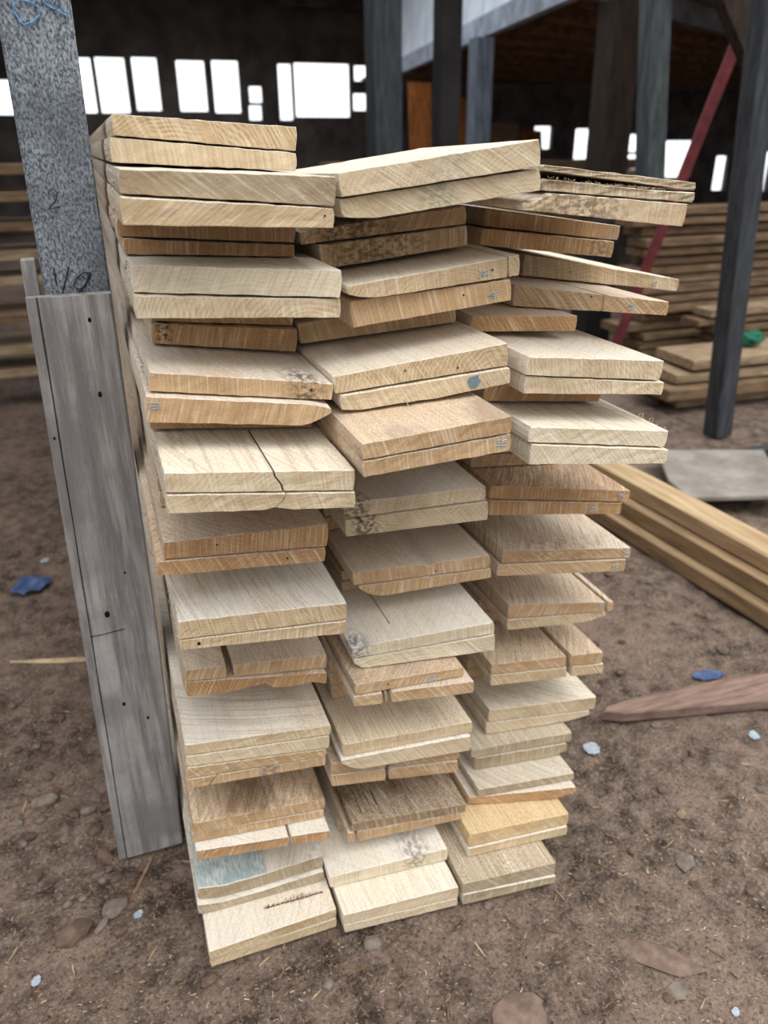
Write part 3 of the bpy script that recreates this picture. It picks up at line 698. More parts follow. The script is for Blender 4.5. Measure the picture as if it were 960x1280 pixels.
def shaving(n, p, size, k, turn=1.4):
    bm = bmesh.new(); pts = []
    for i in range(14):
        a = turn*2*math.pi*i/13
        pts.append(p+Vector((math.cos(a)*size*(.4+.05*i)+size*.25*i/3, -.002*math.sin(a*.5), math.sin(a)*size*.6+size*.6)))
    stroke(bm, pts, .0006, 4)
    obj('wood_shaving', bm, M_CHIP, BO[n])
q = BOARDS['R12']
for k, (u, d) in enumerate(((.985, .055), (.99, .035), (.985, .018), (.98, .045), (.99, .005))):
    shaving('R12', Vector((u*q[4]-.004, d+q[7], q[6]+.0005)), .004 if k < 2 else .0022, k, 1.2 if k < 2 else .5)
# bristles between the two rough top boards of the outer column, and splinters along the post side
q = BOARDS['R2']; bm = bmesh.new(); rg = random.Random(8)
for k in range(60):
    u = rg.uniform(.02, .8); t = q[5]+(q[6]-q[5])*u; p = Vector((u*q[4], q[7]*u+rg.uniform(.0005, .004), t*.78))
    stroke(bm, [p, p+Vector((rg.uniform(-.004, .002), rg.uniform(-.004, -.001), rg.uniform(.0008, .0026)))], .00035, 3)
obj('splinter_fringe', bm, M_CHIP, BO['R2'])['kind'] = 'stuff'
for n, k in (('L2', 3), ('L3', 3), ('L4', 2), ('L5', 2), ('L7', 4), ('L8', 4), ('L11', 3), ('L14', 4), ('L16', 3), ('L17', 2), ('L19', 4), ('L22', 3), ('L26', 4), ('L29', 3)):
    rg = random.Random(n); bm = bmesh.new(); q = BOARDS[n]
    for _ in range(k*2):
        p = Vector((.0005, rg.uniform(.005, .14), rg.uniform(.1, .9)*q[5])); l = rg.uniform(.003, .008)
        stroke(bm, [p, p+Vector((-.0022, l*.5, rg.uniform(-.002, .003))), p+Vector((-.0035, l, rg.uniform(-.004, .005)))], .0005, 3)
    obj('splinter_fringe', bm, M_CHIP, BO[n])['kind'] = 'stuff'
# a hair of wood fibre hanging under a middle board
bm = bmesh.new(); p = P('M9', .36, .1, .002); stroke(bm, [p, p+Vector((.001, -.008, -.0005)), p+Vector((-.001, -.014, -.001)), p+Vector((.001, -.020, -.0015))], .0005, 4)
obj('wood_fibre', bm, M_CHIP, BO['M9'])

# ------------------------------------------------------------------ the grey post and what is nailed to it
PX = lambda z: -.0065 + .0135*min(z, .4)/.4 + max(0, z-.4)*.0165      # right-hand edge of the post at height z
bm = bmesh.new(); rg = random.Random(4); rings = []
for k in range(15):
    z = 3.2*k/14; xr = PX(z)-.001; xl = xr-.0815; y0 = 1.115
    prof = [(xl, y0+.003), (xl+.003, y0), (xr-.003, y0), (xr, y0+.003), (xr, y0+.075), (xl, y0+.075)]
    rings.append([bm.verts.new((a+rg.uniform(-.0012, 0), b+rg.uniform(0, .0012), z)) for a, b in prof])
for r0, r1 in zip(rings, rings[1:]):
    for k in range(6): bm.faces.new((r0[k], r0[(k+1) % 6], r1[(k+1) % 6], r1[k]))
bm.faces.new(rings[0]); bm.faces.new(rings[-1])
post = obj('support_post', bm, M_POST)
tag(post, 'furry blue-grey timber post rising beside the board stack', 'post')
def on_post(px, py, y=1.1135): return at(px, py, y=y)
def glyph(parent, name, lines, r, mat, lab, y=1.1135):
    bm = bmesh.new()
    for pts in lines: stroke(bm, [on_post(*p, y=y) for p in pts], r, 5)
    o = obj(name, bm, mat, parent); o['label'] = lab
glyph(post, 'chalk_writing', [[(16, 2), (18, 14), (24, 26), (30, 31)], [(24, 0), (38, 2), (48, 10), (49, 19), (42, 27), (30, 31)], [(58, -6), (54, 2), (62, 8), (74, 14), (84, 20)], [(72, -6), (66, 4)]], .0011, M_CHALK, 'blue chalk letters')
glyph(post, 'pencil_writing', [[(86, 333), (82, 350), (78, 366), (74, 379)], [(113, 341), (104, 341), (95, 349), (92, 357), (97, 362), (105, 359), (112, 347), (113, 341)], [(113, 341), (106, 356), (97, 368), (93, 376), (98, 381), (106, 382)], [(67, 335), (69, 346), (71, 356)]], .0009, M_PENCIL, 'dark pencil figures')
glyph(post, 'pencil_writing', [[(60, 242), (66, 236), (72, 241), (70, 250), (60, 262), (68, 260), (76, 258)]], .0006, M_PENCIL, 'faint pencil figure')
# the short plank in front: tapered, with a lengthwise groove near its left edge
bm = bmesh.new(); rings = []; rg = random.Random(9)
for k in range(17):
    f = k/16; z = .985*f; xr = PX(z)-.0015; xl = -.121+(.121-.0885)*f; w = xr-xl; y0 = 1.088
    gx = xl+.0135
    zz = z + (0 if k < 16 else 0)
    prof = [(xl, y0+.004), (xl+.003, y0+.001), (gx-.0012, y0+.001), (gx, y0+.007), (gx+.0014, y0), (xl+w*.5, y0), (xr-.003, y0), (xr, y0+.003), (xr, y0+.0225), (xl, y0+.0225)]
    rings.append([bm.verts.new((a+rg.uniform(-.001, 0), b+rg.uniform(0, .0008), zz+(.001*rg.random() if k == 16 else 0))) for a, b in prof])
for r0, r1 in zip(rings, rings[1:]):
    for k in range(10): bm.faces.new((r0[k], r0[(k+1) % 10], r1[(k+1) % 10], r1[k]))
bm.faces.new(rings[0]); bm.faces.new(rings[-1])
plank = obj('grey_plank', bm, M_PLANK)
tag(plank, 'weathered grey plank standing on the dirt against the lower post', 'plank')
for (px, py, r) in ((125, 493, .0035), (112, 375+25, .003), (68, 548, .002), (134, 768, .005), (155, 880, .0035), (185, 897, .003), (156, 716, .002)):
    bm = bmesh.new(); c = at(px, py, y=1.0884)
    bmesh.ops.create_icosphere(bm, subdivisions=2, radius=r, matrix=Matrix.Translation(c) @ Matrix.Diagonal((.8, .25, 1.2, 1)))
    obj('knot', bm, M_NAIL, plank)['label'] = 'small dark knot'
glyph(plank, 'scratch', [[(113, 796), (125, 794), (140, 790), (156, 786)]], .0008, M_NAIL, 'dark scratch across the plank', y=1.0884)
b0 = bmesh.new(); hexa(b0, [(-.12, 1.113, .0), (-.100, 1.113, .0), (-.100, 1.135, .0), (-.12, 1.135, .0)], [(-.0885, 1.113, 1.03), (-.0715, 1.113, 1.03), (-.0715, 1.135, 1.03), (-.0885, 1.135, 1.03)])
bmesh.ops.bevel(b0, geom=b0.edges[:], offset=.0015, segments=1, affect='EDGES')
tag(obj('grey_batten', b0, M_PLANK), 'narrow grey batten behind the left edge of the weathered plank', 'batten')

# ------------------------------------------------------------------ ground
def spaced(a, fine0, fine1, b, d, grow=1.18):
    xs = [fine0+d*k for k in range(int((fine1-fine0)/d)+1)]; st = d; x = xs[-1]
    while x < b: st *= grow; x += st; xs.append(min(x, b))
    st = d; x = fine0; lo = []
    while x > a: st *= grow; x -= st; lo.append(max(x, a))
    return lo[::-1]+xs
gx = spaced(-10, -.75, 1.5, 26, .0095); gy = spaced(-3, .45, 1.75, 17, .0095)
def gz(x, y):
    v = Vector((x, y, 0))
    h = noise.fractal(v*3.0, .9, 2.1, 3)*.010+noise.fractal(v*16+Vector((7, 3, 0)), .8, 2.2, 4)*.0045+abs(noise.noise(v*55))*.003-.010
    d = math.hypot(x, y)
    if d < 4:
        lump = noise.noise(v*26+Vector((1, 9, 4)))
        if lump > .28: h += (lump-.28)*.022
    return min(h, -.0006) if (-.1 < x < .75 and .68 < y < 3.6) else min(h, .012)
bm = bmesh.new()
grid = [[bm.verts.new((x, y, gz(x, y))) for y in gy] for x in gx]
for i in range(len(gx)-1):
    for j in range(len(gy)-1): bm.faces.new((grid[i][j], grid[i+1][j], grid[i+1][j+1], grid[i][j+1]))
def dirt():
    k = NT('trodden_dirt', .95, .1); tc = k.node('ShaderNodeTexCoord'); co = tc.outputs['Object']
    a = k.noise(co, 3.0, 4); b = k.noise(co, 24, 6, .65); c = k.noise(co, 160, 4, .7)
    v = k.node('ShaderNodeTexVoronoi'); k.put(v.inputs['Vector'], k.vmath('ADD', k.vmath('MULTIPLY', co, (1, 2.2, 1)), (0, 0, 0))); v.inputs['Scale'].default_value = 170
    col = k.mix(k.ramp(b, .36, .66), srgb(60, 50, 44), srgb(122, 105, 94))
    col = k.mix(k.ramp(a, .42, .64, 0, .65), col, srgb(134, 114, 102))
    col = k.mix(k.ramp(c, .54, .68, 0, .8), col, srgb(148, 130, 114))
    col = k.mix(k.ramp(c, .46, .32, 0, .85), col, srgb(36, 29, 25))
    sw = k.math('MULTIPLY', k.ramp(v.outputs['Distance'], .26, .14), k.ramp(k.noise(co, 30, 3), .47, .58))
    col = k.mix(k.math('MULTIPLY', sw, .7), col, srgb(178, 158, 132))
    k.color(col); k.bump(k.math('ADD', b, c), .9, .006)
    return k.m
ground = obj('ground', bm, dirt()); ground['kind'] = 'structure'; ground['label'] = 'trodden brown dirt with sawdust'
def gpt(px, py): 
    p = at(px, py, z=0); return Vector((p.x, p.y, gz(p.x, p.y)))
# strewn chips nobody could count
rg = random.Random(77); bm = bmesh.new(); bm2 = bmesh.new()
def sliver(bm, p, l, w, h, a, tilt):
    d = Vector((math.cos(a), math.sin(a), tilt)); s = Vector((-math.sin(a), math.cos(a), 0))
    b = [p+d*l*.5*e+s*w*.5*f*(1 if e > 0 else .5) for e, f in ((-1, -1), (1, -1), (1, 1), (-1, 1))]
    hexa(bm, b, [q+Vector((0, 0, h)) for q in b])
CLODS = [gpt(650, 1268), gpt(822, 1192), gpt(93, 1166)]
for k in range(17000):
    x = rg.uniform(-1.1, 2.3); y = .45+abs(rg.gauss(0, .75))
    if -.02 < x < .62 and .8 < y: continue
    d = math.hypot(x, y)
    if noise.noise(Vector((x*2.2, y*2.2, 5))) < rg.uniform(-.9, .35): continue
    if x > 1.35 and y > .5: continue
    if .85 < x < 1.6 and .85 < y < 1.25: continue
    if any((x-p.x)**2+(y-p.y)**2 < .075**2 for p in CLODS): continue
    l = rg.uniform(.002, .008)*(1.8 if rg.random() < .12 else 1)
    sliver(bm if rg.random() < .45 else bm2, Vector((x, y, gz(x, y)+.0006)), l, rg.uniform(.0008, .0022), rg.uniform(.0005, .0012), rg.uniform(0, 6.3), rg.uniform(-.15, .15))
wc = obj('wood_chips', bm, M_CHIP); tag(wc, 'pale sawdust, bark crumbs and wood chips strewn over the dirt', 'wood chips', kind='stuff')
obj('bark_crumbs', bm2, M_CHIP2, wc)['kind'] = 'stuff'
# larger splinters, each its own
def splinter(px, py, lpx, ang, w=.0026, mat=None, label=None, group='wood splinters on the dirt', h=.003):
    p = gpt(px, py); sc = (p-Vector((0, 0, CAM_H))).dot(FW)/FPX; l = lpx*sc*(1.25 if label else .8)
    a = math.radians(ang); d = Vector((math.cos(a), math.sin(a), 0)); s = Vector((-d.y, d.x, 0)); bm = bmesh.new(); r2 = random.Random(px*7+py)
    prev = None
    for k in range(6):
        f = k/5; ww = w*(.35+1.3*f*(1-f)*2)*r2.uniform(.75, 1.2); c = d*(l*(f-.5))+Vector((0, 0, .0012))
        ring = [bm.verts.new(c+s*ww*e+Vector((0, 0, hh*h*r2.uniform(.7, 1.1)))) for e, hh in ((-.5, 0), (.5, 0), (.35, 1), (-.35, 1))]
        if prev: 
            for q in range(4): bm.faces.new((prev[q], prev[(q+1) % 4], ring[(q+1) % 4], ring[q]))
        else: bm.faces.new(ring)
        prev = ring
    bm.faces.new(prev)
    o = obj('wood_splinter', bm, mat or (M_CHIP if (px+py) % 3 == 0 else M_CHIP2), None, p)
    tag(o, label or 'thin wood splinter lying on the brown dirt', 'splinter', group if not label else None)
for a in ((30, 1005, 30, 80), (16, 1190, 26, 60), (125, 1178, 20, 15), (190, 1190, 28, 55), (235, 1168, 22, 20), (90, 1206, 24, 100), (205, 1252, 22, 10), (330, 1200, 22, 30), (355, 1175, 24, 70),
          (410, 1160, 26, 85), (300, 1225, 20, 150), (395, 1240, 20, 30), (440, 1205, 24, 160), (505, 1225, 28, 20), (520, 1185, 30, 120), (600, 1185, 28, 100), (640, 1150, 26, 115), (690, 1160, 30, 140),
          (700, 1118, 22, 100), (752, 1080, 20, 120), (765, 1045, 24, 90), (838, 1052, 22, 20), (846, 1075, 20, 10), (805, 1110, 20, 140), (895, 1185, 28, 120), (915, 1210, 26, 100), (930, 1090, 20, 60),
          (905, 1000, 18, 150), (850, 985, 18, 30), (935, 955, 18, 140), (880, 1250, 26, 30), (760, 1255, 24, 15), (560, 1262, 28, 70), (650, 1240, 24, 40), (225, 1040+20, 30, 10), (455, 1262, 22, 110)):
    splinter(*a)
splinter(66, 823, 84, -17, .019, M_CHIP, label='long pale flat stick lying on the dirt left of the post', h=.004)
splinter(178, 1090, 60, 62, .006, M_CHIP2, 'forked brown stick lying on the dirt before the grey plank')
splinter(236, 1072, 34, -25, .003, label='pale curled splinter at the left foot of the stack', h=.004)
# stones
def stone(px, py, r, sq=(1, .8, .5), mat=None, label=None, turn=0.0, seed=0):
    p = gpt(px, py); sc = (p-Vector((0, 0, CAM_H))).dot(FW)/FPX; R = r*sc
    bm = bmesh.new(); bmesh.ops.create_icosphere(bm, subdivisions=2, radius=1)
    m = Matrix.Rotation(turn, 3, 'Z')
    for v in bm.verts:
        c = v.co.copy(); k = 1+.34*noise.noise(c*1.4+Vector((seed*3.7, px, py)))+.07*noise.noise(c*5+Vector((py, seed, px)))
        c = Vector((round(c.x*2.2, 0)/2.2*.35+c.x*.65, c.y, c.z))
        c = Vector((c.x*k*R*sq[0], c.y*k*R*sq[1], c.z*k*R*sq[2])); v.co = m @ c
    zmin = min(v.co.z for v in bm.verts)
    for v in bm.verts: v.co.z -= zmin*.62
    o = obj('stone', bm, mat or M_STONE, None, p-Vector((0, 0, .001)))
    tag(o, label or 'small grey-brown stone half sunk in the dirt', 'stone', None if label else 'small stones in the dirt')
for (px, py, r) in ((109, 1013, 9), (93, 1016, 8), (120, 996, 9), (42, 1096, 10), (22, 1025, 8), (60, 968, 8), (118, 1035, 10), (135, 1010, 9), (70, 985, 6), (20, 935, 7), (45, 930, 6), (145, 1095, 7), (150, 1160, 8), (60, 1165, 7),
                    (300, 1198, 7), (410, 1228, 8), (345, 1232, 6), (655, 1090, 7), (723, 1093, 7), (790, 1062, 6), (700, 1000, 7), (828, 985, 7), (870, 1100, 7), (812, 1035, 6), (940, 1110, 8), (610, 1130, 6), (580, 1225, 7), (488, 1250, 7),
                    (735, 1240, 6), (835, 1245, 7), (950, 985, 6), (820, 905, 7), (865, 940, 6), (795, 880, 6), (30, 780, 6), (75, 700, 6), (20, 690, 6), (60, 860, 6), (15, 880, 6)):
    stone(px, py, r, (1, random.uniform(.7, 1), random.uniform(.45, .7)), M_STONE2 if (px+py) % 3 else M_STONE, None, random.uniform(0, 3), px)
rs = random.Random(21)
for k in range(34):
    px, py = rs.uniform(2, 215), rs.uniform(855, 1130)
    if px > 118+(py-855)*.13-12 and py < 1075: continue
    stone(px, py, rs.choice((4, 5, 5, 6, 7, 8)), (1, rs.uniform(.6, 1), rs.uniform(.45, .75)), M_STONE if k % 2 else M_STONE2, None, rs.uniform(0, 3), k)
for k in range(14):
    stone(rs.uniform(700, 950), rs.uniform(690, 850), rs.choice((4, 5, 6, 7)), (1, rs.uniform(.6, 1), rs.uniform(.45, .7)), M_STONE if k % 3 == 0 else M_STONE2, None, rs.uniform(0, 3), 60+k)
stone(57, 1001, 16, (1, .75, .6), M_STONE, 'grey stone largest of those left of the grey plank', .3)
stone(130, 1070, 14, (.6, 1, .6), M_STONE2, 'brown upright stone below the foot of the grey plank', .4)
stone(93, 1166, 24, (1, .55, .45), M_STONE2, 'long brown chunk lying on dirt in the lower left', .35)
stone(143, 1131, 16, (1, .8, .35), M_STONE, 'flat grey stone on dirt left of the lowest boards', .2)
stone(126, 1153, 11, (1.2, .5, .3), M_STONE, 'thin dark stone beside the long brown chunk', .9)
stone(262, 1222, 11, (1, .8, .5), M_STONE2, 'dark lump under the lowest corner of the stack', .2)
stone(466, 1177, 13, (1, .8, .5), M_STONE, 'bluish grey stone before the middle column', .2)
stone(857, 1073, 13, (1.1, .9, .25), M_STONE, 'flat blue-grey stone on open dirt right of the stack', .6)
stone(650, 1268, 40, (1, .8, .12), M_PINK, 'broad pinkish clod at the bottom edge of the dirt', .1)
stone(822, 1192, 34, (1.5, .55, .12), M_PINK, 'long pinkish slab half buried in dirt', -.75)
stone(848, 1234, 14, (1, .8, .2), M_STONE, 'flat grey stone below the half-buried slab', .2)
# litter
def scrap(px, py, r, mat, label, name='plastic_scrap', cat='litter', sq=(1, .7, .35), seed=0, lift=0):
    p = gpt(px, py); sc = (p-Vector((0, 0, CAM_H))).dot(FW)/FPX; R = r*sc; bm = bmesh.new()
    N = 9; g = [[None]*N for _ in range(N)]
    for i in range(N):
        for j in range(N):
            a, b = i/(N-1)*2-1, j/(N-1)*2-1
            k = 1-.35*abs(a*b)
            z = (noise.noise(Vector((a*1.6+seed, b*1.6, seed)))*.5+.55)*sq[2]*(1-.5*(a*a+b*b)/2)
            g[i][j] = bm.verts.new((a*k*R*sq[0]*(1+.2*noise.noise(Vector((b*2, seed, 1)))), b*k*R*sq[1]*(1+.3*noise.noise(Vector((a*2, seed, 7)))), max(z, .02)*R+.001))
    for i in range(N-1):
        for j in range(N-1): bm.faces.new((g[i][j], g[i+1][j], g[i+1][j+1], g[i][j+1]))
    r_ = bmesh.ops.solidify(bm, geom=bm.faces[:], thickness=.0006)
    o = obj(name, bm, mat, None, p)
    o.rotation_euler = (0, 0, .4+seed)
    tag(o, label, cat)
scrap(40, 734, 26, M_BLUE, 'crumpled blue plastic on dark dirt left of the post', 'plastic_bag', seed=.1, sq=(1, .8, .6))
scrap(56, 700, 7, M_PBLUE, 'small white scrap above the crumpled blue plastic', seed=.7)
scrap(885, 842, 21, M_BLUE, 'blue wrapper on the dirt behind the reddish plank', seed=-.6, sq=(1, .5, .4))
scrap(740, 933, 12, M_PBLUE, 'pale blue-white scrap beside the outer column', seed=.2, sq=(1, .9, .5))
scrap(943, 917, 9, M_PBLUE, 'pale blue scrap in front of the reddish plank', seed=.5)
scrap(44, 1222, 8, M_PBLUE, 'light blue triangular chip in the lower left corner', seed=.9)
scrap(173, 1143, 7, M_PBLUE, 'white chip on dirt left of the lowest boards', seed=.4)
scrap(853, 1015, 9, M_CHIP, 'pale flat wood chip on open dirt', 'wood_chip', 'wood chip', seed=.3)
scrap(921, 1260, 7, M_PBLUE, 'pale greenish chip in the lower right corner', seed=.2)
scrap(752, 1124, 5, M_CHIP, 'tiny white chip on dirt right of the lowest boards', 'wood_chip', 'wood chip', seed=.8)
# reddish plank lying right of the stack, pointed end towards it
a, b = Vector((.905, 1.095, .012)), Vector((2.05, .83, .012)); d = (b-a).normalized(); s = Vector((-d.y, d.x, 0)); bm = bmesh.new()
out = [(0, .012), (.04, -.002), (.60, -.003), (.60, .096), (.36, .088), (.18, .060), (.08, .044), (.01, .026)]
lo = [bm.verts.new(d*p+s*q-Vector((0, 0, .012))) for p, q in out]; hi = [bm.verts.new(d*(p+(.003 if p < .1 else 0))+s*q+Vector((0, 0, .014))) for p, q in out]
for k in range(8): bm.faces.new((lo[k], lo[(k+1) % 8], hi[(k+1) % 8], hi[k]))
bm.faces.new(lo); bm.faces.new(hi)
bmesh.ops.bevel(bm, geom=[e for e in bm.edges if abs(e.verts[0].co.z-e.verts[1].co.z) < .004], offset=.0025, segments=1, affect='EDGES')
tag(obj('reddish_plank', bm, M_REDPLANK, None, a), 'dusty reddish plank with pointed end lying on the dirt', 'plank')
# long planed timbers on the ground behind it
for k, (xo, z, w, mt, lab) in enumerate(((0.012, .133, .100, M_BEAM, 'long pale planed timber topmost of the three on the dirt'),
                                          (-.012, .078, .125, M_BEAM2, 'long planed timber between two others on the dirt'),
                                          (-.03, .024, .15, M_BEAM2, 'long brown timber lowest of three, on the dirt'))):
    A = Vector((1.57+.0625+xo+.03, .7, z)); Bv = Vector((1.503+.0625+xo-.12, 3.9, z))
    tag(timber('long_timber', A, Bv, w, .052, mt, segs=10, bev=.004), lab, 'timber')
# thin slab lying on low bearers
c0 = [at(820, 562, z=.07), at(955, 562, z=.07), at(985, 618, z=.07), at(862, 622, z=.07), at(836, 600, z=.07)]
bm = bmesh.new(); og = c0[3].copy(); og.z = .0
lo = [bm.verts.new(Vector((p.x, p.y, .052))-og) for p in c0]; hi = [bm.verts.new(Vector((p.x, p.y, .07))-og) for p in c0]
for k in range(5): bm.faces.new((lo[k], lo[(k+1) % 5], hi[(k+1) % 5], hi[k]))
bm.faces.new(lo); bm.faces.new(hi); bmesh.ops.bevel(bm, geom=bm.edges[:], offset=.003, segments=1, affect='EDGES')
sl = obj('flat_panel', bm, M_SLAB, None, og); tag(sl, 'flat grey panel lying low behind the long timbers', 'panel')
for k, (px, py) in enumerate(((868, 618), (940, 575))):
    p = at(px, py, z=.03); bm = bmesh.new(); boxm(bm, (p.x-og.x+.03, p.y-og.y+.05, .026), (.25, .06, .05)); bmesh.ops.bevel(bm, geom=bm.edges[:], offset=.003, segments=1, affect='EDGES')
    obj('bearer', bm, M_DARKPOST, sl)

# ------------------------------------------------------------------ lumber piles
def pile(x0, x1, y, layers, h, z0, mats, label, group, dx=.12, dy=.05, depth=.16, skew=0.0, seed=1, gap=.25, droop=0.0):
    rg = random.Random(seed); z = z0
    for k in range(layers):
        hh = h*rg.uniform(.82, 1.0)
        a = Vector((x0+rg.uniform(-dx, dx), y+rg.uniform(-dy, dy), z+hh/2)); b = Vector((x1+rg.uniform(-.1, .1), a.y+skew, z+hh/2+droop))
        o = timber('stacked_plank', a, b, depth, hh-.007, rg.choice(mats), segs=7, jit=.002, bev=.003)
        tag(o, label, 'plank', group)
        z += h*1.02 if rg.random() > gap else h*1.02
    return z
pile(2.78, 6.4, 3.68, 17, .05, .0, (M_OLD, M_OLD, M_OLDPALE), 'brown plank in the tall lumber pile behind the leaning post', 'planks in the tall lumber pile', dx=.09, seed=3)
pile(2.50, 5.6, 3.02, 4, .062, .0, (M_OLDPALE, M_OLD), 'wide dusty plank in the low pile before the tall lumber pile', 'planks in the low pile', dx=.12, depth=.30, seed=5, skew=-.15)
pile(3.05, 5.8, 3.375, 8, .045, .0, (M_OLD, M_OLDPALE), 'brown plank between the low and the tall lumber pile', 'planks in the stepped middle pile', dx=.08, dy=.015, depth=.14, seed=8)
# left racks in the shade
rg = random.Random(12)
for k, z in enumerate((.17, .285, .44, .60, .715, .84, .97, 1.08)):
    o = timber('stacked_plank', (-1.9, 4.25+rg.uniform(-.06, .06), z), (.9, 4.25+rg.uniform(-.06, .06), z), .34, .042, M_OLDPALE if k in (0, 1, 3, 4) else M_OLD, segs=6)
    tag(o, 'plank in the shaded rack behind the grey post', 'plank', 'planks in the shaded rack')
for x in (-1.2, -.15, .75):
    bm = bmesh.new()
    for z0, z1 in zip((0, .195, .31, .465, .625, .74, .865, .995), (.145, .26, .415, .575, .69, .815, .945, 1.055)):
        boxm(bm, (0, 0, (z0+z1)/2), (.05, .24, z1-z0-.012))
    tag(obj('rack_spacer', bm, M_DARKPOST, None, (x, 4.25, 0)), 'dark spacer blocks between planks of the shaded rack', 'spacer', 'spacers of the shaded rack')
# green bag on the low pile
p = Vector((3.05, 3.0, .185)); p = at(938, 426, y=3.0); p.z = .252
bm = bmesh.new(); bmesh.ops.create_icosphere(bm, subdivisions=4, radius=1)
for v in bm.verts:
    c = v.co.copy(); k = 1+.35*noise.noise(c*1.7)+.14*noise.noise(c*4.5)
    v.co = Vector((c.x*.062*k, c.y*.05*k, max(-.6, c.z)*.038*k+.028))
tag(obj('plastic_bag', bm, M_GREEN, None, p), 'crumpled green plastic bag on the low plank pile', 'bag')

# ------------------------------------------------------------------ shed: posts, loft, roof, back wall
tag(timber('support_post', (2.475, 2.53, 0), (2.27, 2.60, 3.19), .085, .085, M_DARKPOST, up=(0, 1, 0)), 'dark leaning post in front of the tall lumber pile', 'post')
a, b = at(912, -12, y=2.9), at(985, 165, y=2.75)
tag(timber('brace', b+(b-a)*.6, a+(a-b)*3.2, .13, .06, M_BROWNPOST, up=(0, 1, 0)), 'dark brown brace slanting down past the top of the leaning post', 'brace')
def upright(px0, px1, py, y, z1, mat, label, z0=0, dep=None):
    a, b = at(px0, py, y=y), at(px1, py, y=y); w = (b-a).length
    x = (a.x+b.x)/2
    return tag(timber('support_post', (x, y, z0), (x, y+.02, z1), w, dep or w, mat, up=(0, 1, 0)), label, 'post')
upright(463, 497, 120, 5.0, 3.23, M_DARKPOST, 'thick dark post behind the middle of the stack top')
upright(546, 571, 110, 4.9, 3.2, M_SOOT, 'black post just before the pale loft sheeting')
upright(590, 611, 120, 6.6, 1.96, flat('blue_grey_timber', srgb(112, 120, 134), .8, .3, 9, stretch=(4, 4, .5)), 'thin blue-grey post under the loft')
upright(752, 785, 110, 4.75, 1.96, M_BROWNPOST, 'thick brown post under the loft, before the bright openings')
a, b = at(818, 40, y=4.2), at(805, 440, y=4.0); d = (a-b)/(a.z-b.z)
tag(timber('support_post', b-d*b.z, b+d*(1.96-b.z), .125, .12, flat('grey_green_timber', srgb(84, 90, 92), .85, .3, 9, stretch=(4, 4, .5)), up=(0, 1, 0)), 'grey post beside the red pole', 'post')
upright(722, 752, 410, 4.3, .74, M_SOOT, 'short dark stump post behind the outer column')
# red pole, one round bar leaning from the loft to the ground
A, Bt = at(802, 350, y=3.42), at(926, 40, y=3.22); dd = (A-Bt).normalized(); A = A+dd*(A.z/abs(dd.z)-.002)
bm = bmesh.new(); stroke(bm, [Vector((0, 0, 0))]+[(Bt-A)*(k/6) for k in range(1, 7)], .027, 14)
tag(obj('red_pole', bm, M_RED, None, A), 'dull red pole leaning up to the loft beam', 'pole')
# loft: sheet fascia, boarded underside on joists
Z = 2.0
PA, PB = Vector((4.08, 10.6, 0)), Vector((3.13, 4.86, 0)); PC = Vector((6.2, 6.55, 0)); PD = Vector((15.5, 13.2, 0)); PE = Vector((4.4, 13.2, 0))
loft = bpy.data.objects.new('loft_platform', None); COL.objects.link(loft); loft.location = (PB.x, PB.y, Z)
tag(loft, 'brown timber loft with pale bluish sheeting along its edge', 'loft')
def lp(p, z): return Vector((p.x-PB.x, p.y-PB.y, z-Z))
def wallstrip(name, P0, P1, z0, z1, th, mat, segs=1):
    d = (P1-P0).normalized(); nrm = Vector((d.y, -d.x, 0))*th; bm = bmesh.new()
    hexa(bm, [lp(P0, z0), lp(P1, z0), lp(P1, z0)+nrm, lp(P0, z0)+nrm], [lp(P0, z1), lp(P1, z1), lp(P1, z1)+nrm, lp(P0, z1)+nrm])
    return obj(name, bm, mat, loft)
wallstrip('edge_beam', PA, PB, Z, Z+.16, .08, flat('pale_edge_beam', srgb(170, 180, 196), .7, .3, 5))
for k in range(8):
    f0, f1 = k/8, (k+1)/8-.004
    wallstrip('sheet_panel', PA.lerp(PB, f0), PA.lerp(PB, f1), Z+.165, 2.95, .03, M_SHEET)
wallstrip('edge_beam', PB, PC, Z-.02, Z+.16, -.08, flat('grey_edge_beam', srgb(92, 90, 90), .8, .3, 5))
bm = bmesh.new()
und = [PA, PB, PC, PD, PE]
lo = [bm.verts.new(lp(p, Z+.12)) for p in und]; hi = [bm.verts.new(lp(p, Z+.15)) for p in und]
for k in range(5): bm.faces.new((lo[k], lo[(k+1) % 5], hi[(k+1) % 5], hi[k]))
bm.faces.new(lo); bm.faces.new(hi); obj('floor_boards', bm, M_LOFT, loft)
for k in range(9):
    t = (k+.6)/9; P0 = PB.lerp(PA, t); P1 = PC.lerp(PD, t)
    wallstrip('joist', P0+(P1-P0).normalized()*.12, P1, Z, Z+.115, .07, M_LOFT)
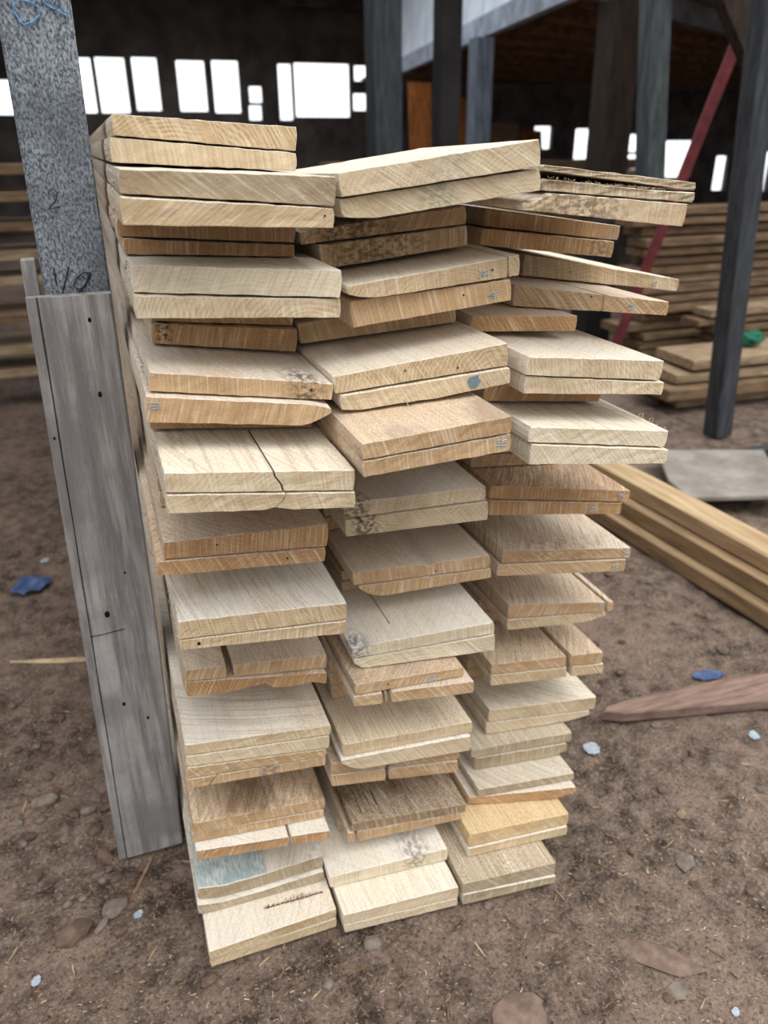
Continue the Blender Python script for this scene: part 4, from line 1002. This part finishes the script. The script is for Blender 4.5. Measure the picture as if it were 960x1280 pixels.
# leaning orange-brown boards and a dark plank pile in mid distance
for k, (p0, p1, y, z1, mt) in enumerate(((520, 548, 7.9, 1.75, M_ORANGE), (566, 592, 8.3, 1.65, M_ORANGE), (494, 508, 8.6, 1.7, M_OLDPALE), (618, 660, 9.2, 1.42, M_OLD), (664, 690, 9.6, 1.35, M_ORANGE))):
    a, b = at(p0, 160, y=y), at(p1, 160, y=y)
    tag(timber('leaning_board', ((a.x+b.x)/2, y, 0), ((a.x+b.x)/2+.05, y+.35, z1), (b-a).length, .04, mt, up=(0, 1, 0)), ('orange-brown board leaning under the loft behind the black post', 'orange-brown board leaning beside the thin blue-grey post', 'narrow dusty board leaning behind the thick dark post', 'broad brown board leaning deep under the loft', 'orange board leaning farthest under the loft')[k], 'board')
rg = random.Random(31)
for k in range(11):
    z = .045+k*.095
    tag(timber('stacked_plank', (2.1+rg.uniform(-.15, .15), 7.2+rg.uniform(-.1, .1), z), (5.1+rg.uniform(-.3, .3), 7.25, z), .5, .088, M_OLD if k % 3 else M_OLDPALE, segs=5), 'dark plank in the distant pile before the bright openings', 'plank', 'planks in the distant dark pile')
# back wall with bright openings
def opening(x0, y0, x1, y1):
    a, b, m, n = at(x0, y1, y=14), at(x1, y0, y=14), at(x0, (y0+y1)/2, y=14), at(x1, (y0+y1)/2, y=14); return (m.x, a.z, n.x, b.z)
OP = [opening(*r) for r in ((-60, 100, 22, 143), (98, 72, 117, 141), (123, 72, 159, 141), (168, 72, 199, 138), (223, 76, 258, 139), (267, 76, 300, 141), (312, 108, 328, 128), (312, 132, 328, 150),
                            (349, 80, 366, 150), (369, 80, 438, 146), (443, 82, 460, 101), (442, 117, 459, 138),
                            (668, 158, 690, 186), (718, 161, 752, 214), (768, 168, 806, 190), (768, 193, 806, 222), (826, 176, 866, 222), (893, 195, 908, 238), (922, 190, 962, 240))]
OP += [(14.6, .5, 15.6, 1.1), (-4.0, 1.6, -2.6, 2.05)]
ZW = 3.35
xs = sorted({-9.0, 22.0, *[v for r in OP for v in (r[0], r[2])]}); zs = sorted({-.05, ZW, *[v for r in OP for v in (r[1], r[3])]})
bm = bmesh.new()
for x0, x1 in zip(xs, xs[1:]):
    run = None
    for z0, z1 in zip(zs, zs[1:]):
        cx, cz = (x0+x1)/2, (z0+z1)/2
        if any(r[0] < cx < r[2] and r[1] < cz < r[3] for r in OP): continue
        boxm(bm, (cx, 14.05, cz), (x1-x0, .1, z1-z0))
wb = obj('wall_back', bm, M_SHED); wb['kind'] = 'structure'
for nm, c, s in (('wall_left', (-9.05, 8.6, 1.65), (.1, 11, 3.4)), ('wall_right', (22.05, 9.1, 1.65), (.1, 10, 3.4))):
    bm = bmesh.new(); boxm(bm, c, s); o = obj(nm, bm, M_SHED); o['kind'] = 'structure'
# unseen roof, open bay shaped to light the loft sheeting, edges to darken ground
bm = bmesh.new()
for x0, x1, y0, y1 in ((-9.1, -.1, 1.35, 14.15), (-.1, .4, 3.2, 14.15), (.4, 3.2, 12.2, 14.15), (3.2, 22.1, 2.5, 14.15)):
    boxm(bm, ((x0+x1)/2, (y0+y1)/2, 3.30), (x1-x0, y1-y0, .12))
o = obj('ceiling', bm, M_SHED); o['kind'] = 'structure'
for k in range(7):
    y = 3.2+k*1.7
    for n_, (x0, x1) in enumerate(((-9, .4), (3.2, 22))):
        bm = bmesh.new(); boxm(bm, ((x0+x1)/2, y, 3.17), (x1-x0, .12, .13)); o = obj('ceiling_beam', bm, M_SHED); o['kind'] = 'structure'

# ------------------------------------------------------------------ light: a bright overcast sky, open towards the camera
wd = bpy.data.worlds.new('sky'); SC.world = wd; wd.use_nodes = True
nt = wd.node_tree; bg = nt.nodes['Background']; bg.inputs[0].default_value = (.93, .97, 1.0, 1)
tcw = nt.nodes.new('ShaderNodeTexCoord'); sw = nt.nodes.new('ShaderNodeSeparateXYZ'); nt.links.new(tcw.outputs['Generated'], sw.inputs[0])
def wramp(sock, lo, hi, a, b):
    n = nt.nodes.new('ShaderNodeMapRange'); n.interpolation_type = 'SMOOTHSTEP'; nt.links.new(sock, n.inputs[0])
    for i, v in enumerate((lo, hi, a, b)): n.inputs[i+1].default_value = v
    return n.outputs[0]
add = nt.nodes.new('ShaderNodeMath'); add.operation = 'ADD'
nt.links.new(wramp(sw.outputs[2], -.05, .9, .34, 2.05), add.inputs[0]); nt.links.new(wramp(sw.outputs[1], .2, .8, 0.0, 1.3), add.inputs[1])
nt.links.new(add.outputs[0], bg.inputs[1])
sl_ = bpy.data.lights.new('soft_sun', 'SUN'); sl_.energy = 1.35; sl_.angle = math.radians(40); sl_.color = (1.0, .96, .90)
so = bpy.data.objects.new('soft_sun', sl_); COL.objects.link(so); so.rotation_euler = (math.radians(26), 0, math.radians(14))
SC.view_settings.view_transform = 'Standard'; SC.view_settings.look = 'None'; SC.view_settings.gamma = 1.0
SC.view_settings.use_curve_mapping = False
SC.view_settings.exposure = .28
